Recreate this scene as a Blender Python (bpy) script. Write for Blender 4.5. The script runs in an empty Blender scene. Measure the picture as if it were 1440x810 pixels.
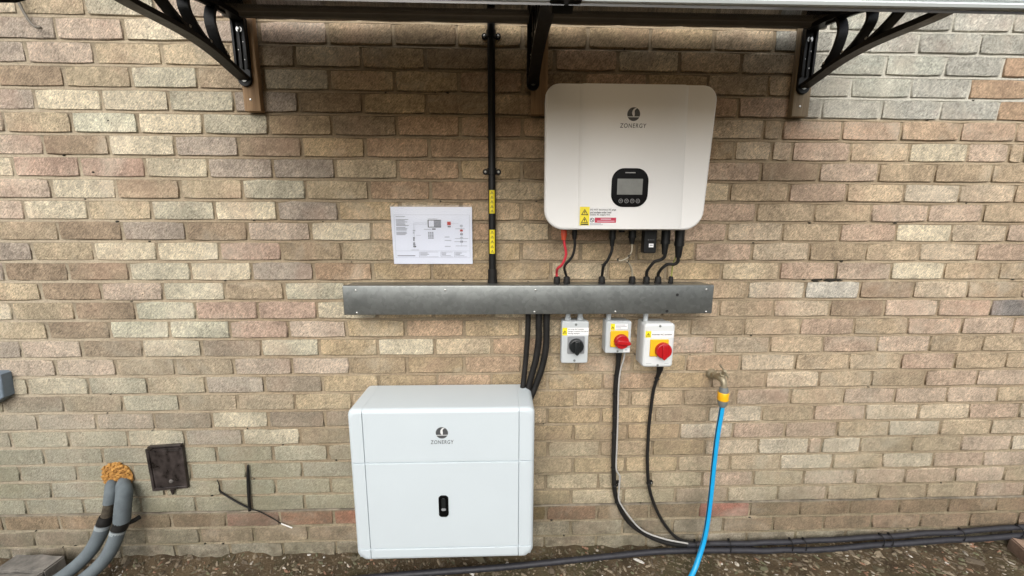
import bpy, bmesh, math, random
from mathutils import Vector, Matrix, noise
random.seed(11)
R = math.radians
scene = bpy.context.scene
col = scene.collection

# ------------------------------------------------------------------ camera
CAM = Vector((0.0, -1.4353, 1.4062))
PITCH, YAW, ROLL = 0.16437, 0.0298, 0.00287
cam_data = bpy.data.cameras.new('camera')
cam = bpy.data.objects.new('camera', cam_data)
col.objects.link(cam)
cam_data.sensor_width = 36.0
cam_data.lens = 528.86 / 1440 * 36.0
cam_data.clip_start = 0.02
cam_data.clip_end = 2000
cam.matrix_world = (Matrix.Translation(CAM) @ Matrix.Rotation(-YAW, 4, 'Z') @
                    Matrix.Rotation(math.pi / 2 - PITCH, 4, 'X') @ Matrix.Rotation(ROLL, 4, 'Z'))
scene.camera = cam

# ------------------------------------------------------------------ sky and sun (bright overcast)
SUN_EL, SUN_AZ = 38.0, 190.0          # azimuth measured clockwise from +Y (behind the wall); 180 is behind the camera
world = bpy.data.worlds.new('World')
scene.world = world
world.use_nodes = True
wn, wl = world.node_tree.nodes, world.node_tree.links
wn.clear()
wo = wn.new('ShaderNodeOutputWorld')
bg = wn.new('ShaderNodeBackground')
sky = wn.new('ShaderNodeTexSky')
sky.sky_type = 'NISHITA'
sky.sun_disc = False
sky.sun_elevation = R(SUN_EL)
sky.sun_rotation = R(SUN_AZ)
sky.air_density = 1.0
sky.dust_density = 4.0
hs = wn.new('ShaderNodeHueSaturation')
hs.inputs['Saturation'].default_value = 0.30
bg.inputs['Strength'].default_value = 0.15
wl.new(sky.outputs['Color'], hs.inputs['Color'])
wl.new(hs.outputs['Color'], bg.inputs['Color'])
wl.new(bg.outputs[0], wo.inputs['Surface'])
sun_data = bpy.data.lights.new('sun', 'SUN')
sun_data.energy = 1.35
sun_data.angle = R(80)
sun_data.color = (1.0, 0.97, 0.92)
sun = bpy.data.objects.new('sun', sun_data)
col.objects.link(sun)
az = R(SUN_AZ)
to_sun = Vector((math.sin(az) * math.cos(R(SUN_EL)), math.cos(az) * math.cos(R(SUN_EL)), math.sin(R(SUN_EL))))
sun.rotation_euler = to_sun.to_track_quat('Z', 'Y').to_euler()
sun.location = to_sun * 8
vs = scene.view_settings
vs.view_transform = 'Standard'
vs.look = 'None'
vs.gamma = 1.0
vs.use_curve_mapping = False
vs.exposure = 0.40

# ------------------------------------------------------------------ materials
MATS = {}


def newmat(name):
    m = bpy.data.materials.new(name)
    m.use_nodes = True
    n = m.node_tree.nodes
    b = n['Principled BSDF']
    MATS[name] = m
    return m, n, m.node_tree.links, b


def simple(name, rgb, rough=0.5, metal=0.0, var=0.0, vscale=30.0, bump=0.0, bscale=200.0, spec=None, rough_var=0.0, dirt=None):
    """One plain surface with faint colour variation, roughness variation and fine relief."""
    m, n, l, b = newmat(name)
    b.inputs['Base Color'].default_value = (*rgb, 1)
    b.inputs['Roughness'].default_value = rough
    b.inputs['Metallic'].default_value = metal
    if spec is not None:
        b.inputs['Specular IOR Level'].default_value = spec
    g = n.new('ShaderNodeNewGeometry')
    if var > 0 or rough_var > 0 or dirt:
        t = n.new('ShaderNodeTexNoise')
        t.inputs['Scale'].default_value = vscale
        t.inputs['Detail'].default_value = 6
        t.inputs['Roughness'].default_value = 0.65
        l.new(g.outputs['Position'], t.inputs['Vector'])
        if var > 0 or dirt:
            r = n.new('ShaderNodeValToRGB')
            r.color_ramp.elements[0].position = 0.3
            r.color_ramp.elements[1].position = 0.72
            a = tuple(min(1, c * (1 - var)) for c in rgb) if not dirt else dirt
            c2 = tuple(min(1, c * (1 + var)) for c in rgb)
            r.color_ramp.elements[0].color = (*a, 1)
            r.color_ramp.elements[1].color = (*c2, 1)
            l.new(t.outputs['Fac'], r.inputs['Fac'])
            l.new(r.outputs['Color'], b.inputs['Base Color'])
        if rough_var > 0:
            mr = n.new('ShaderNodeMapRange')
            mr.inputs['From Min'].default_value = 0.3
            mr.inputs['From Max'].default_value = 0.7
            mr.inputs['To Min'].default_value = max(0.02, rough - rough_var)
            mr.inputs['To Max'].default_value = min(1, rough + rough_var)
            l.new(t.outputs['Fac'], mr.inputs['Value'])
            l.new(mr.outputs['Result'], b.inputs['Roughness'])
    if bump > 0:
        t2 = n.new('ShaderNodeTexNoise')
        t2.inputs['Scale'].default_value = bscale
        t2.inputs['Detail'].default_value = 4
        l.new(g.outputs['Position'], t2.inputs['Vector'])
        bp = n.new('ShaderNodeBump')
        bp.inputs['Strength'].default_value = bump
        bp.inputs['Distance'].default_value = 0.002
        l.new(t2.outputs['Fac'], bp.inputs['Height'])
        l.new(bp.outputs['Normal'], b.inputs['Normal'])
    return m


def math_node(n, l, op, a, b=None, clamp=False):
    m = n.new('ShaderNodeMath')
    m.operation = op
    m.use_clamp = clamp
    for i, v in enumerate((a, b)):
        if v is None:
            continue
        if isinstance(v, (int, float)):
            m.inputs[i].default_value = v
        else:
            l.new(v, m.inputs[i])
    return m.outputs[0]


def mixcol(n, l, fac, a, b, mode='MIX'):
    m = n.new('ShaderNodeMix')
    m.data_type = 'RGBA'
    m.blend_type = mode
    for s, v in ((0, fac), (6, a), (7, b)):
        if isinstance(v, (int, float)):
            m.inputs[s].default_value = v
        elif isinstance(v, tuple):
            m.inputs[s].default_value = (*v, 1)
        else:
            l.new(v, m.inputs[s])
    return m.outputs[2]


def noise_tex(n, l, vec, scale, detail=4, rough=0.6, dist=0.0):
    t = n.new('ShaderNodeTexNoise')
    t.inputs['Scale'].default_value = scale
    t.inputs['Detail'].default_value = detail
    t.inputs['Roughness'].default_value = rough
    t.inputs['Distortion'].default_value = dist
    l.new(vec, t.inputs['Vector'])
    return t.outputs['Fac']


def maprange(n, l, v, a, b, c, d):
    m = n.new('ShaderNodeMapRange')
    m.inputs['From Min'].default_value = a
    m.inputs['From Max'].default_value = b
    m.inputs['To Min'].default_value = c
    m.inputs['To Max'].default_value = d
    l.new(v, m.inputs['Value'])
    return m.outputs['Result']


def brick_material(name, from_attribute):
    """Wire-cut clay facing brick: its own tint, blotches inside the brick, diagonal drag marks, pits, lime and algae stains."""
    m, n, l, b = newmat(name)
    g = n.new('ShaderNodeNewGeometry')
    pos = g.outputs['Position']
    if from_attribute:
        at = n.new('ShaderNodeAttribute')
        at.attribute_name = 'tint'
        tint = at.outputs['Color']
    else:
        oi = n.new('ShaderNodeObjectInfo')
        tint = oi.outputs['Color']
    # blotches of lighter and darker firing
    f1 = noise_tex(n, l, pos, 9.0, 4, 0.6, 0.6)
    k1 = maprange(n, l, f1, 0.3, 0.7, 0.76, 1.20)
    fm = noise_tex(n, l, pos, 48.0, 4, 0.7, 0.5)
    k1 = math_node(n, l, 'MULTIPLY', k1, maprange(n, l, fm, 0.33, 0.67, 0.78, 1.22))
    mp0 = n.new('ShaderNodeMapping')
    mp0.inputs['Rotation'].default_value = (0, R(-42), 0)
    l.new(pos, mp0.inputs['Vector'])
    mp = n.new('ShaderNodeMapping')
    mp.inputs['Scale'].default_value = (260, 130, 70)
    l.new(mp0.outputs['Vector'], mp.inputs['Vector'])
    drag = noise_tex(n, l, mp.outputs['Vector'], 1.0, 5, 0.75, 0.5)
    f2 = noise_tex(n, l, pos, 200.0, 4, 0.85)
    dr = noise_tex(n, l, pos, 5.5, 2, 0.5)
    grain = math_node(n, l, 'ADD', math_node(n, l, 'MULTIPLY', drag, 0.6), math_node(n, l, 'MULTIPLY', f2, 0.4))
    k2 = maprange(n, l, grain, 0.40, 0.60, 0.52, 1.46)
    kk = math_node(n, l, 'MULTIPLY', k1, k2)
    cm = n.new('ShaderNodeVectorMath')
    cm.operation = 'SCALE'
    l.new(tint, cm.inputs[0])
    l.new(kk, cm.inputs['Scale'])
    c = cm.outputs[0]
    # pinkish clay
    f3 = noise_tex(n, l, pos, 5.0, 3, 0.5)
    c = mixcol(n, l, maprange(n, l, f3, 0.52, 0.75, 0.0, 0.38), c, (0.52, 0.325, 0.235))
    # pits
    v = n.new('ShaderNodeTexVoronoi')
    v.inputs['Scale'].default_value = 170
    l.new(pos, v.inputs['Vector'])
    pit_amt = noise_tex(n, l, pos, 55.0, 2, 0.5)
    pit = math_node(n, l, 'MULTIPLY', maprange(n, l, v.outputs['Distance'], 0.05, 0.30, 1.0, 0.0), maprange(n, l, pit_amt, 0.52, 0.62, 0.0, 1.0), True)
    c = mixcol(n, l, math_node(n, l, 'MULTIPLY', pit, 0.5), c, (0.13, 0.10, 0.07))
    # dark flecks
    f4 = noise_tex(n, l, pos, 130.0, 2, 0.8)
    c = mixcol(n, l, maprange(n, l, f4, 0.66, 0.74, 0.0, 0.55), c, (0.11, 0.085, 0.06))
    # pale lime bloom
    f5 = noise_tex(n, l, pos, 3.1, 5, 0.65, 1.0)
    c = mixcol(n, l, maprange(n, l, f5, 0.54, 0.78, 0.0, 0.55), c, (0.66, 0.60, 0.48))
    # algae towards the splash zone at the foot of the wall
    sx = n.new('ShaderNodeSeparateXYZ')
    l.new(pos, sx.inputs[0])
    f6 = noise_tex(n, l, pos, 2.6, 5, 0.62)
    low = maprange(n, l, sx.outputs['Z'], 0.05, 0.85, 1.0, 0.0)
    lft = maprange(n, l, sx.outputs['X'], -2.2, 0.8, 0.30, 0.0)
    alg = math_node(n, l, 'MULTIPLY', math_node(n, l, 'ADD', low, math_node(n, l, 'MULTIPLY', lft, low)), math_node(n, l, 'MULTIPLY', maprange(n, l, f6, 0.36, 0.62, 0.0, 0.62), maprange(n, l, sx.outputs['Z'], 0.205, 0.225, 0.45, 1.0)), True)
    wash = math_node(n, l, 'MULTIPLY', math_node(n, l, 'MULTIPLY', math_node(n, l, 'MULTIPLY', maprange(n, l, sx.outputs['Z'], 0.30, 1.15, 1.0, 0.0), maprange(n, l, sx.outputs['Z'], 0.205, 0.225, 0.06, 1.0)), maprange(n, l, sx.outputs['X'], -1.5, 0.2, 1.0, 0.22)), maprange(n, l, f5, 0.32, 0.58, 0.35, 0.85), True)
    wc = n.new('ShaderNodeVectorMath')
    wc.operation = 'SCALE'
    wc.inputs[0].default_value = (0.345, 0.335, 0.265)
    l.new(k2, wc.inputs['Scale'])
    c = mixcol(n, l, wash, c, wc.outputs[0])
    c = mixcol(n, l, alg, c, (0.275, 0.27, 0.175))
    f7 = noise_tex(n, l, pos, 15.0, 5, 0.7)
    dirt = math_node(n, l, 'MULTIPLY', maprange(n, l, sx.outputs['Z'], 0.0, 0.32, 1.0, 0.0), maprange(n, l, f7, 0.38, 0.64, 0.15, 0.85), True)
    c = mixcol(n, l, dirt, c, (0.125, 0.105, 0.072))
    l.new(c, b.inputs['Base Color'])
    b.inputs['Roughness'].default_value = 0.92
    b.inputs['Specular IOR Level'].default_value = 0.25
    h = math_node(n, l, 'MULTIPLY', drag, maprange(n, l, dr, 0.35, 0.6, 0.5, 1.3))
    h = math_node(n, l, 'SUBTRACT', h, math_node(n, l, 'MULTIPLY', pit, 0.7))
    h = math_node(n, l, 'ADD', h, math_node(n, l, 'MULTIPLY', f2, 0.6))
    bp = n.new('ShaderNodeBump')
    bp.inputs['Strength'].default_value = 1.0
    bp.inputs['Distance'].default_value = 0.0065
    l.new(h, bp.inputs['Height'])
    l.new(bp.outputs['Normal'], b.inputs['Normal'])
    return m


brick_material('brick_single', False)
brick_material('brick_joined', True)


def mortar_material():
    m, n, l, b = newmat('mortar')
    g = n.new('ShaderNodeNewGeometry')
    pos = g.outputs['Position']
    f1 = noise_tex(n, l, pos, 3.0, 5, 0.6)
    c = mixcol(n, l, maprange(n, l, f1, 0.35, 0.65, 0, 1), (0.255, 0.196, 0.128), (0.355, 0.290, 0.200))
    sx = n.new('ShaderNodeSeparateXYZ')
    l.new(pos, sx.inputs[0])
    left = maprange(n, l, sx.outputs['X'], -2.1, -0.9, 0.7, 0.0)
    c = mixcol(n, l, left, c, (0.42, 0.37, 0.285))
    low = maprange(n, l, sx.outputs['Z'], 0.05, 0.7, 0.75, 0.0)
    f2 = noise_tex(n, l, pos, 7.0, 5, 0.7)
    c = mixcol(n, l, math_node(n, l, 'MULTIPLY', low, maprange(n, l, f2, 0.35, 0.6, 0.2, 1)), c, (0.15, 0.135, 0.085))
    # pale repointing in the patch at upper right
    px = maprange(n, l, sx.outputs['X'], 1.09, 1.13, 0, 1)
    pz = maprange(n, l, sx.outputs['Z'], 1.795, 1.81, 0, 0.85)
    c = mixcol(n, l, math_node(n, l, 'MULTIPLY', px, pz), c, (0.47, 0.46, 0.40))
    f3 = noise_tex(n, l, pos, 60.0, 4, 0.8)
    c = mixcol(n, l, maprange(n, l, f3, 0.62, 0.72, 0, 0.6), c, (0.09, 0.07, 0.05))
    f4 = noise_tex(n, l, pos, 160.0, 4, 0.8)
    gr = n.new('ShaderNodeVectorMath')
    gr.operation = 'SCALE'
    l.new(c, gr.inputs[0])
    l.new(maprange(n, l, f4, 0.35, 0.65, 0.72, 1.22), gr.inputs['Scale'])
    l.new(gr.outputs[0], b.inputs['Base Color'])
    b.inputs['Roughness'].default_value = 0.95
    b.inputs['Specular IOR Level'].default_value = 0.2
    bp = n.new('ShaderNodeBump')
    bp.inputs['Strength'].default_value = 0.8
    bp.inputs['Distance'].default_value = 0.003
    l.new(f4, bp.inputs['Height'])
    l.new(bp.outputs['Normal'], b.inputs['Normal'])


mortar_material()


def ground_material():
    m, n, l, b = newmat('soil')
    g = n.new('ShaderNodeNewGeometry')
    pos = g.outputs['Position']
    f1 = noise_tex(n, l, pos, 9.0, 6, 0.65)
    c = mixcol(n, l, maprange(n, l, f1, 0.35, 0.65, 0, 1), (0.060, 0.043, 0.026), (0.135, 0.098, 0.058))
    f2 = noise_tex(n, l, pos, 4.0, 4, 0.6)
    c = mixcol(n, l, maprange(n, l, f2, 0.5, 0.68, 0, 0.7), c, (0.075, 0.072, 0.036))
    f3 = noise_tex(n, l, pos, 120.0, 3, 0.7)
    c = mixcol(n, l, maprange(n, l, f3, 0.6, 0.72, 0, 0.7), c, (0.26, 0.22, 0.16))
    # unseen dry grass and added bank, browned so bounced light is not green
    sx = n.new('ShaderNodeSeparateXYZ')
    l.new(pos, sx.inputs[0])
    f5 = noise_tex(n, l, pos, 14.0, 5, 0.7)
    grass = mixcol(n, l, maprange(n, l, f5, 0.35, 0.65, 0, 1), (0.055, 0.050, 0.028), (0.100, 0.088, 0.052))
    c = mixcol(n, l, maprange(n, l, sx.outputs['Y'], -2.6, -2.3, 1.0, 0.0), c, grass)
    l.new(c, b.inputs['Base Color'])
    b.inputs['Roughness'].default_value = 0.95
    b.inputs['Specular IOR Level'].default_value = 0.2
    f4 = noise_tex(n, l, pos, 70.0, 5, 0.75)
    bp = n.new('ShaderNodeBump')
    bp.inputs['Strength'].default_value = 1.0
    bp.inputs['Distance'].default_value = 0.012
    l.new(f4, bp.inputs['Height'])
    l.new(bp.outputs['Normal'], b.inputs['Normal'])


ground_material()


def chip_material():
    m, n, l, b = newmat('chips')
    at = n.new('ShaderNodeAttribute')
    at.attribute_name = 'tint'
    g = n.new('ShaderNodeNewGeometry')
    f = noise_tex(n, l, g.outputs['Position'], 150, 3, 0.7)
    c = mixcol(n, l, maprange(n, l, f, 0.35, 0.65, 0.0, 0.5), at.outputs['Color'], (0.07, 0.055, 0.038))
    l.new(c, b.inputs['Base Color'])
    b.inputs['Roughness'].default_value = 0.85


chip_material()


def wood_material(name, a, c2):
    m, n, l, b = newmat(name)
    g = n.new('ShaderNodeNewGeometry')
    mp = n.new('ShaderNodeMapping')
    mp.inputs['Scale'].default_value = (110, 110, 5)
    l.new(g.outputs['Position'], mp.inputs['Vector'])
    f = noise_tex(n, l, mp.outputs['Vector'], 1.0, 6, 0.65, 0.6)
    c = mixcol(n, l, maprange(n, l, f, 0.3, 0.7, 0, 1), a, c2)
    l.new(c, b.inputs['Base Color'])
    b.inputs['Roughness'].default_value = 0.75
    bp = n.new('ShaderNodeBump')
    bp.inputs['Strength'].default_value = 0.4
    bp.inputs['Distance'].default_value = 0.002
    l.new(f, bp.inputs['Height'])
    l.new(bp.outputs['Normal'], b.inputs['Normal'])


wood_material('timber_brown', (0.21, 0.125, 0.062), (0.44, 0.285, 0.155))
wood_material('timber_grey', (0.17, 0.125, 0.075), (0.34, 0.27, 0.18))


def galv_material():
    """Mill-finish sheet steel: long brush lines, smears and scuffs."""
    m, n, l, b = newmat('galvanised')
    b.inputs['Metallic'].default_value = 0.85
    g = n.new('ShaderNodeNewGeometry')
    pos = g.outputs['Position']
    mp = n.new('ShaderNodeMapping')
    mp.inputs['Scale'].default_value = (3, 400, 400)
    l.new(pos, mp.inputs['Vector'])
    f = noise_tex(n, l, mp.outputs['Vector'], 1.0, 5, 0.7)
    f2 = noise_tex(n, l, pos, 7.0, 5, 0.65, 0.8)
    c = mixcol(n, l, maprange(n, l, f2, 0.3, 0.7, 0, 1), (0.25, 0.265, 0.26), (0.315, 0.33, 0.325))
    c = mixcol(n, l, maprange(n, l, f, 0.62, 0.75, 0, 0.25), c, (0.32, 0.33, 0.32))
    vo = n.new('ShaderNodeTexVoronoi')
    vo.inputs['Scale'].default_value = 75
    l.new(pos, vo.inputs['Vector'])
    sp = n.new('ShaderNodeSeparateColor')
    l.new(vo.outputs['Color'], sp.inputs[0])
    sc_ = n.new('ShaderNodeVectorMath')
    sc_.operation = 'SCALE'
    l.new(c, sc_.inputs[0])
    l.new(maprange(n, l, sp.outputs[0], 0, 1, 0.90, 1.10), sc_.inputs['Scale'])
    # short bright scuffs
    m2 = n.new('ShaderNodeMapping')
    m2.inputs['Rotation'].default_value = (0, R(50), 0)
    l.new(pos, m2.inputs['Vector'])
    m3 = n.new('ShaderNodeMapping')
    m3.inputs['Scale'].default_value = (260, 20, 18)
    l.new(m2.outputs['Vector'], m3.inputs['Vector'])
    scf = noise_tex(n, l, m3.outputs['Vector'], 1.0, 3, 0.6)
    c = mixcol(n, l, maprange(n, l, scf, 0.70, 0.76, 0, 0.6), sc_.outputs[0], (0.42, 0.43, 0.42))
    l.new(c, b.inputs['Base Color'])
    l.new(maprange(n, l, f2, 0.3, 0.7, 0.34, 0.38), b.inputs['Roughness'])
    bp = n.new('ShaderNodeBump')
    bp.inputs['Strength'].default_value = 0.03
    bp.inputs['Distance'].default_value = 0.001
    l.new(f, bp.inputs['Height'])
    l.new(bp.outputs['Normal'], b.inputs['Normal'])


galv_material()


def sheet_material():
    """Bronze tinted polycarbonate: dark, glossy, lets a little light through."""
    m, n, l, b = newmat('tinted_sheet')
    out = n['Material Output']
    tr = n.new('ShaderNodeBsdfTransparent')
    tr.inputs['Color'].default_value = (0.42, 0.37, 0.305, 1)
    gl = n.new('ShaderNodeBsdfGlossy')
    gl.inputs['Roughness'].default_value = 0.06
    gl.inputs['Color'].default_value = (0.9, 0.9, 0.9, 1)
    df = n.new('ShaderNodeBsdfDiffuse')
    df.inputs['Color'].default_value = (0.022, 0.021, 0.018, 1)
    mx = n.new('ShaderNodeMixShader')
    mx.inputs[0].default_value = 0.12
    l.new(tr.outputs[0], mx.inputs[1])
    l.new(df.outputs[0], mx.inputs[2])
    fr = n.new('ShaderNodeFresnel')
    fr.inputs['IOR'].default_value = 1.5
    mx2 = n.new('ShaderNodeMixShader')
    l.new(fr.outputs[0], mx2.inputs[0])
    l.new(mx.outputs[0], mx2.inputs[1])
    l.new(gl.outputs[0], mx2.inputs[2])
    l.new(mx2.outputs[0], out.inputs['Surface'])
    n.remove(b)


sheet_material()


def sleeve_material():
    m, n, l, b = newmat('clear_plastic')
    out = n['Material Output']
    tr = n.new('ShaderNodeBsdfTransparent')
    tr.inputs['Color'].default_value = (0.97, 0.98, 1.0, 1)
    gl = n.new('ShaderNodeBsdfGlossy')
    gl.inputs['Roughness'].default_value = 0.12
    fr = n.new('ShaderNodeFresnel')
    fr.inputs['IOR'].default_value = 1.45
    mx = n.new('ShaderNodeMixShader')
    l.new(fr.outputs[0], mx.inputs[0])
    l.new(tr.outputs[0], mx.inputs[1])
    l.new(gl.outputs[0], mx.inputs[2])
    l.new(mx.outputs[0], out.inputs['Surface'])
    n.remove(b)


sleeve_material()

simple('black_cast', (0.012, 0.012, 0.012), 0.38, 0, 0.3, 40, 0.25, 300, rough_var=0.1, spec=0.22)
simple('black_plastic', (0.010, 0.010, 0.010), 0.40, 0, 0.2, 40, 0.1, 400, spec=0.25)
simple('black_rubber', (0.015, 0.014, 0.013), 0.55, 0, 0.35, 25, 0.2, 300, spec=0.25)
simple('dusty_black', (0.024, 0.024, 0.030), 0.55, 0, 0.3, 60, 0.2, 200, dirt=(0.014, 0.014, 0.017))
simple('gloss_black', (0.004, 0.004, 0.004), 0.15, spec=0.06)
simple('aluminium', (0.62, 0.63, 0.64), 0.35, 1.0, 0.05, 20)
simple('rail_sky_white', (0.74, 0.80, 0.80), 0.35, 0.0, 0.03, 10)  # aluminium rail; its cyan-white sky reflection is painted into the colour
simple('rail_grey', (0.34, 0.33, 0.31), 0.45, 0.6, 0.1, 15)
simple('bronze_rail', (0.15, 0.14, 0.125), 0.5, 0.3, 0.1, 15)
simple('white_enamel', (0.80, 0.80, 0.785), 0.38, 0, 0.015, 6, 0.03, 500, rough_var=0.05)
simple('battery_white', (0.555, 0.615, 0.645), 0.34, 0, 0.015, 5, 0.03, 500, rough_var=0.05)
simple('battery_seam', (0.42, 0.48, 0.51), 0.6)
simple('heatsink', (0.10, 0.10, 0.10), 0.5, 0.4)
simple('logo_grey', (0.065, 0.07, 0.072), 0.5)
simple('logo_light', (0.70, 0.71, 0.71), 0.4)
simple('screen_grey', (0.16, 0.165, 0.15), 0.18, 0, 0.1, 40)
simple('button_ring', (0.35, 0.35, 0.35), 0.5)
simple('pvc_grey', (0.50, 0.53, 0.54), 0.42, 0, 0.03, 12, 0.04, 400)
simple('pvc_light', (0.66, 0.68, 0.68), 0.42, 0, 0.03, 12, 0.04, 400)
simple('plate_grey', (0.24, 0.25, 0.26), 0.4)
simple('knob_black', (0.012, 0.014, 0.015), 0.3)
simple('knob_red', (0.42, 0.008, 0.012), 0.32)
simple('yellow_plate', (0.75, 0.45, 0.015), 0.4)
simple('label_yellow', (0.85, 0.70, 0.02), 0.45)
simple('label_white', (0.80, 0.80, 0.80), 0.45)
simple('label_red', (0.50, 0.02, 0.06), 0.45)
simple('label_pink', (0.72, 0.60, 0.68), 0.5)
simple('ink_black', (0.015, 0.015, 0.015), 0.6)
simple('ink_grey', (0.33, 0.34, 0.37), 0.7)
simple('ink_pale', (0.50, 0.52, 0.56), 0.7)
simple('ink_red', (0.55, 0.08, 0.06), 0.6)
simple('paper', (0.80, 0.82, 0.88), 0.6, 0, 0.01, 20, 0.05, 60)
simple('screw_steel', (0.60, 0.60, 0.58), 0.3, 1.0)
simple('cable_red', (0.60, 0.035, 0.055), 0.42)
simple('plug_red', (0.72, 0.09, 0.035), 0.4)
simple('cable_grey', (0.42, 0.41, 0.39), 0.5)
simple('cable_dull', (0.13, 0.115, 0.09), 0.6)
simple('cable_cream', (0.40, 0.35, 0.26), 0.5)
simple('cable_green', (0.30, 0.34, 0.06), 0.5)
simple('hose_blue', (0.010, 0.34, 0.68), 0.32, 0, 0.06, 30)
simple('hose_stripe', (0.010, 0.030, 0.045), 0.4)
simple('hose_yellow', (0.90, 0.46, 0.012), 0.38)
simple('fitting_grey', (0.16, 0.175, 0.17), 0.5)
simple('brass', (0.34, 0.295, 0.205), 0.5, 0.55, 0.35, 60, 0.3, 200, rough_var=0.15)
simple('foam_insulation', (0.115, 0.138, 0.150), 0.8, 0, 0.18, 25, 0.3, 250)
simple('foam_edge', (0.26, 0.29, 0.30), 0.8)
simple('pipe_corroded', (0.085, 0.07, 0.05), 0.7, 0.3, 0.6, 60, 0.5, 120)
simple('expanding_foam', (0.43, 0.23, 0.055), 0.85, 0, 0.35, 70, 1.0, 120, dirt=(0.20, 0.085, 0.02))
simple('box_grey', (0.15, 0.19, 0.23), 0.6, 0, 0.15, 20, 0.1, 200)
simple('hatch_brown', (0.034, 0.027, 0.025), 0.36, 0, 0.9, 30, 0.2, 120, rough_var=0.14)
simple('grime_pale', (0.12, 0.11, 0.10), 0.8)
simple('dpc_felt', (0.26, 0.225, 0.17), 0.9, 0, 0.5, 12, 0.6, 90, dirt=(0.07, 0.06, 0.045))
simple('paver', (0.19, 0.175, 0.155), 0.95, 0, 0.35, 25, 0.8, 120, dirt=(0.10, 0.095, 0.085))
simple('red_brick', (0.27, 0.185, 0.135), 0.95, 0, 0.3, 25, 0.8, 120)
simple('moss_dark', (0.025, 0.022, 0.014), 0.95, 0, 0.5, 90, 0.8, 150)
simple('white_core', (0.75, 0.75, 0.72), 0.5)


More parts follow.
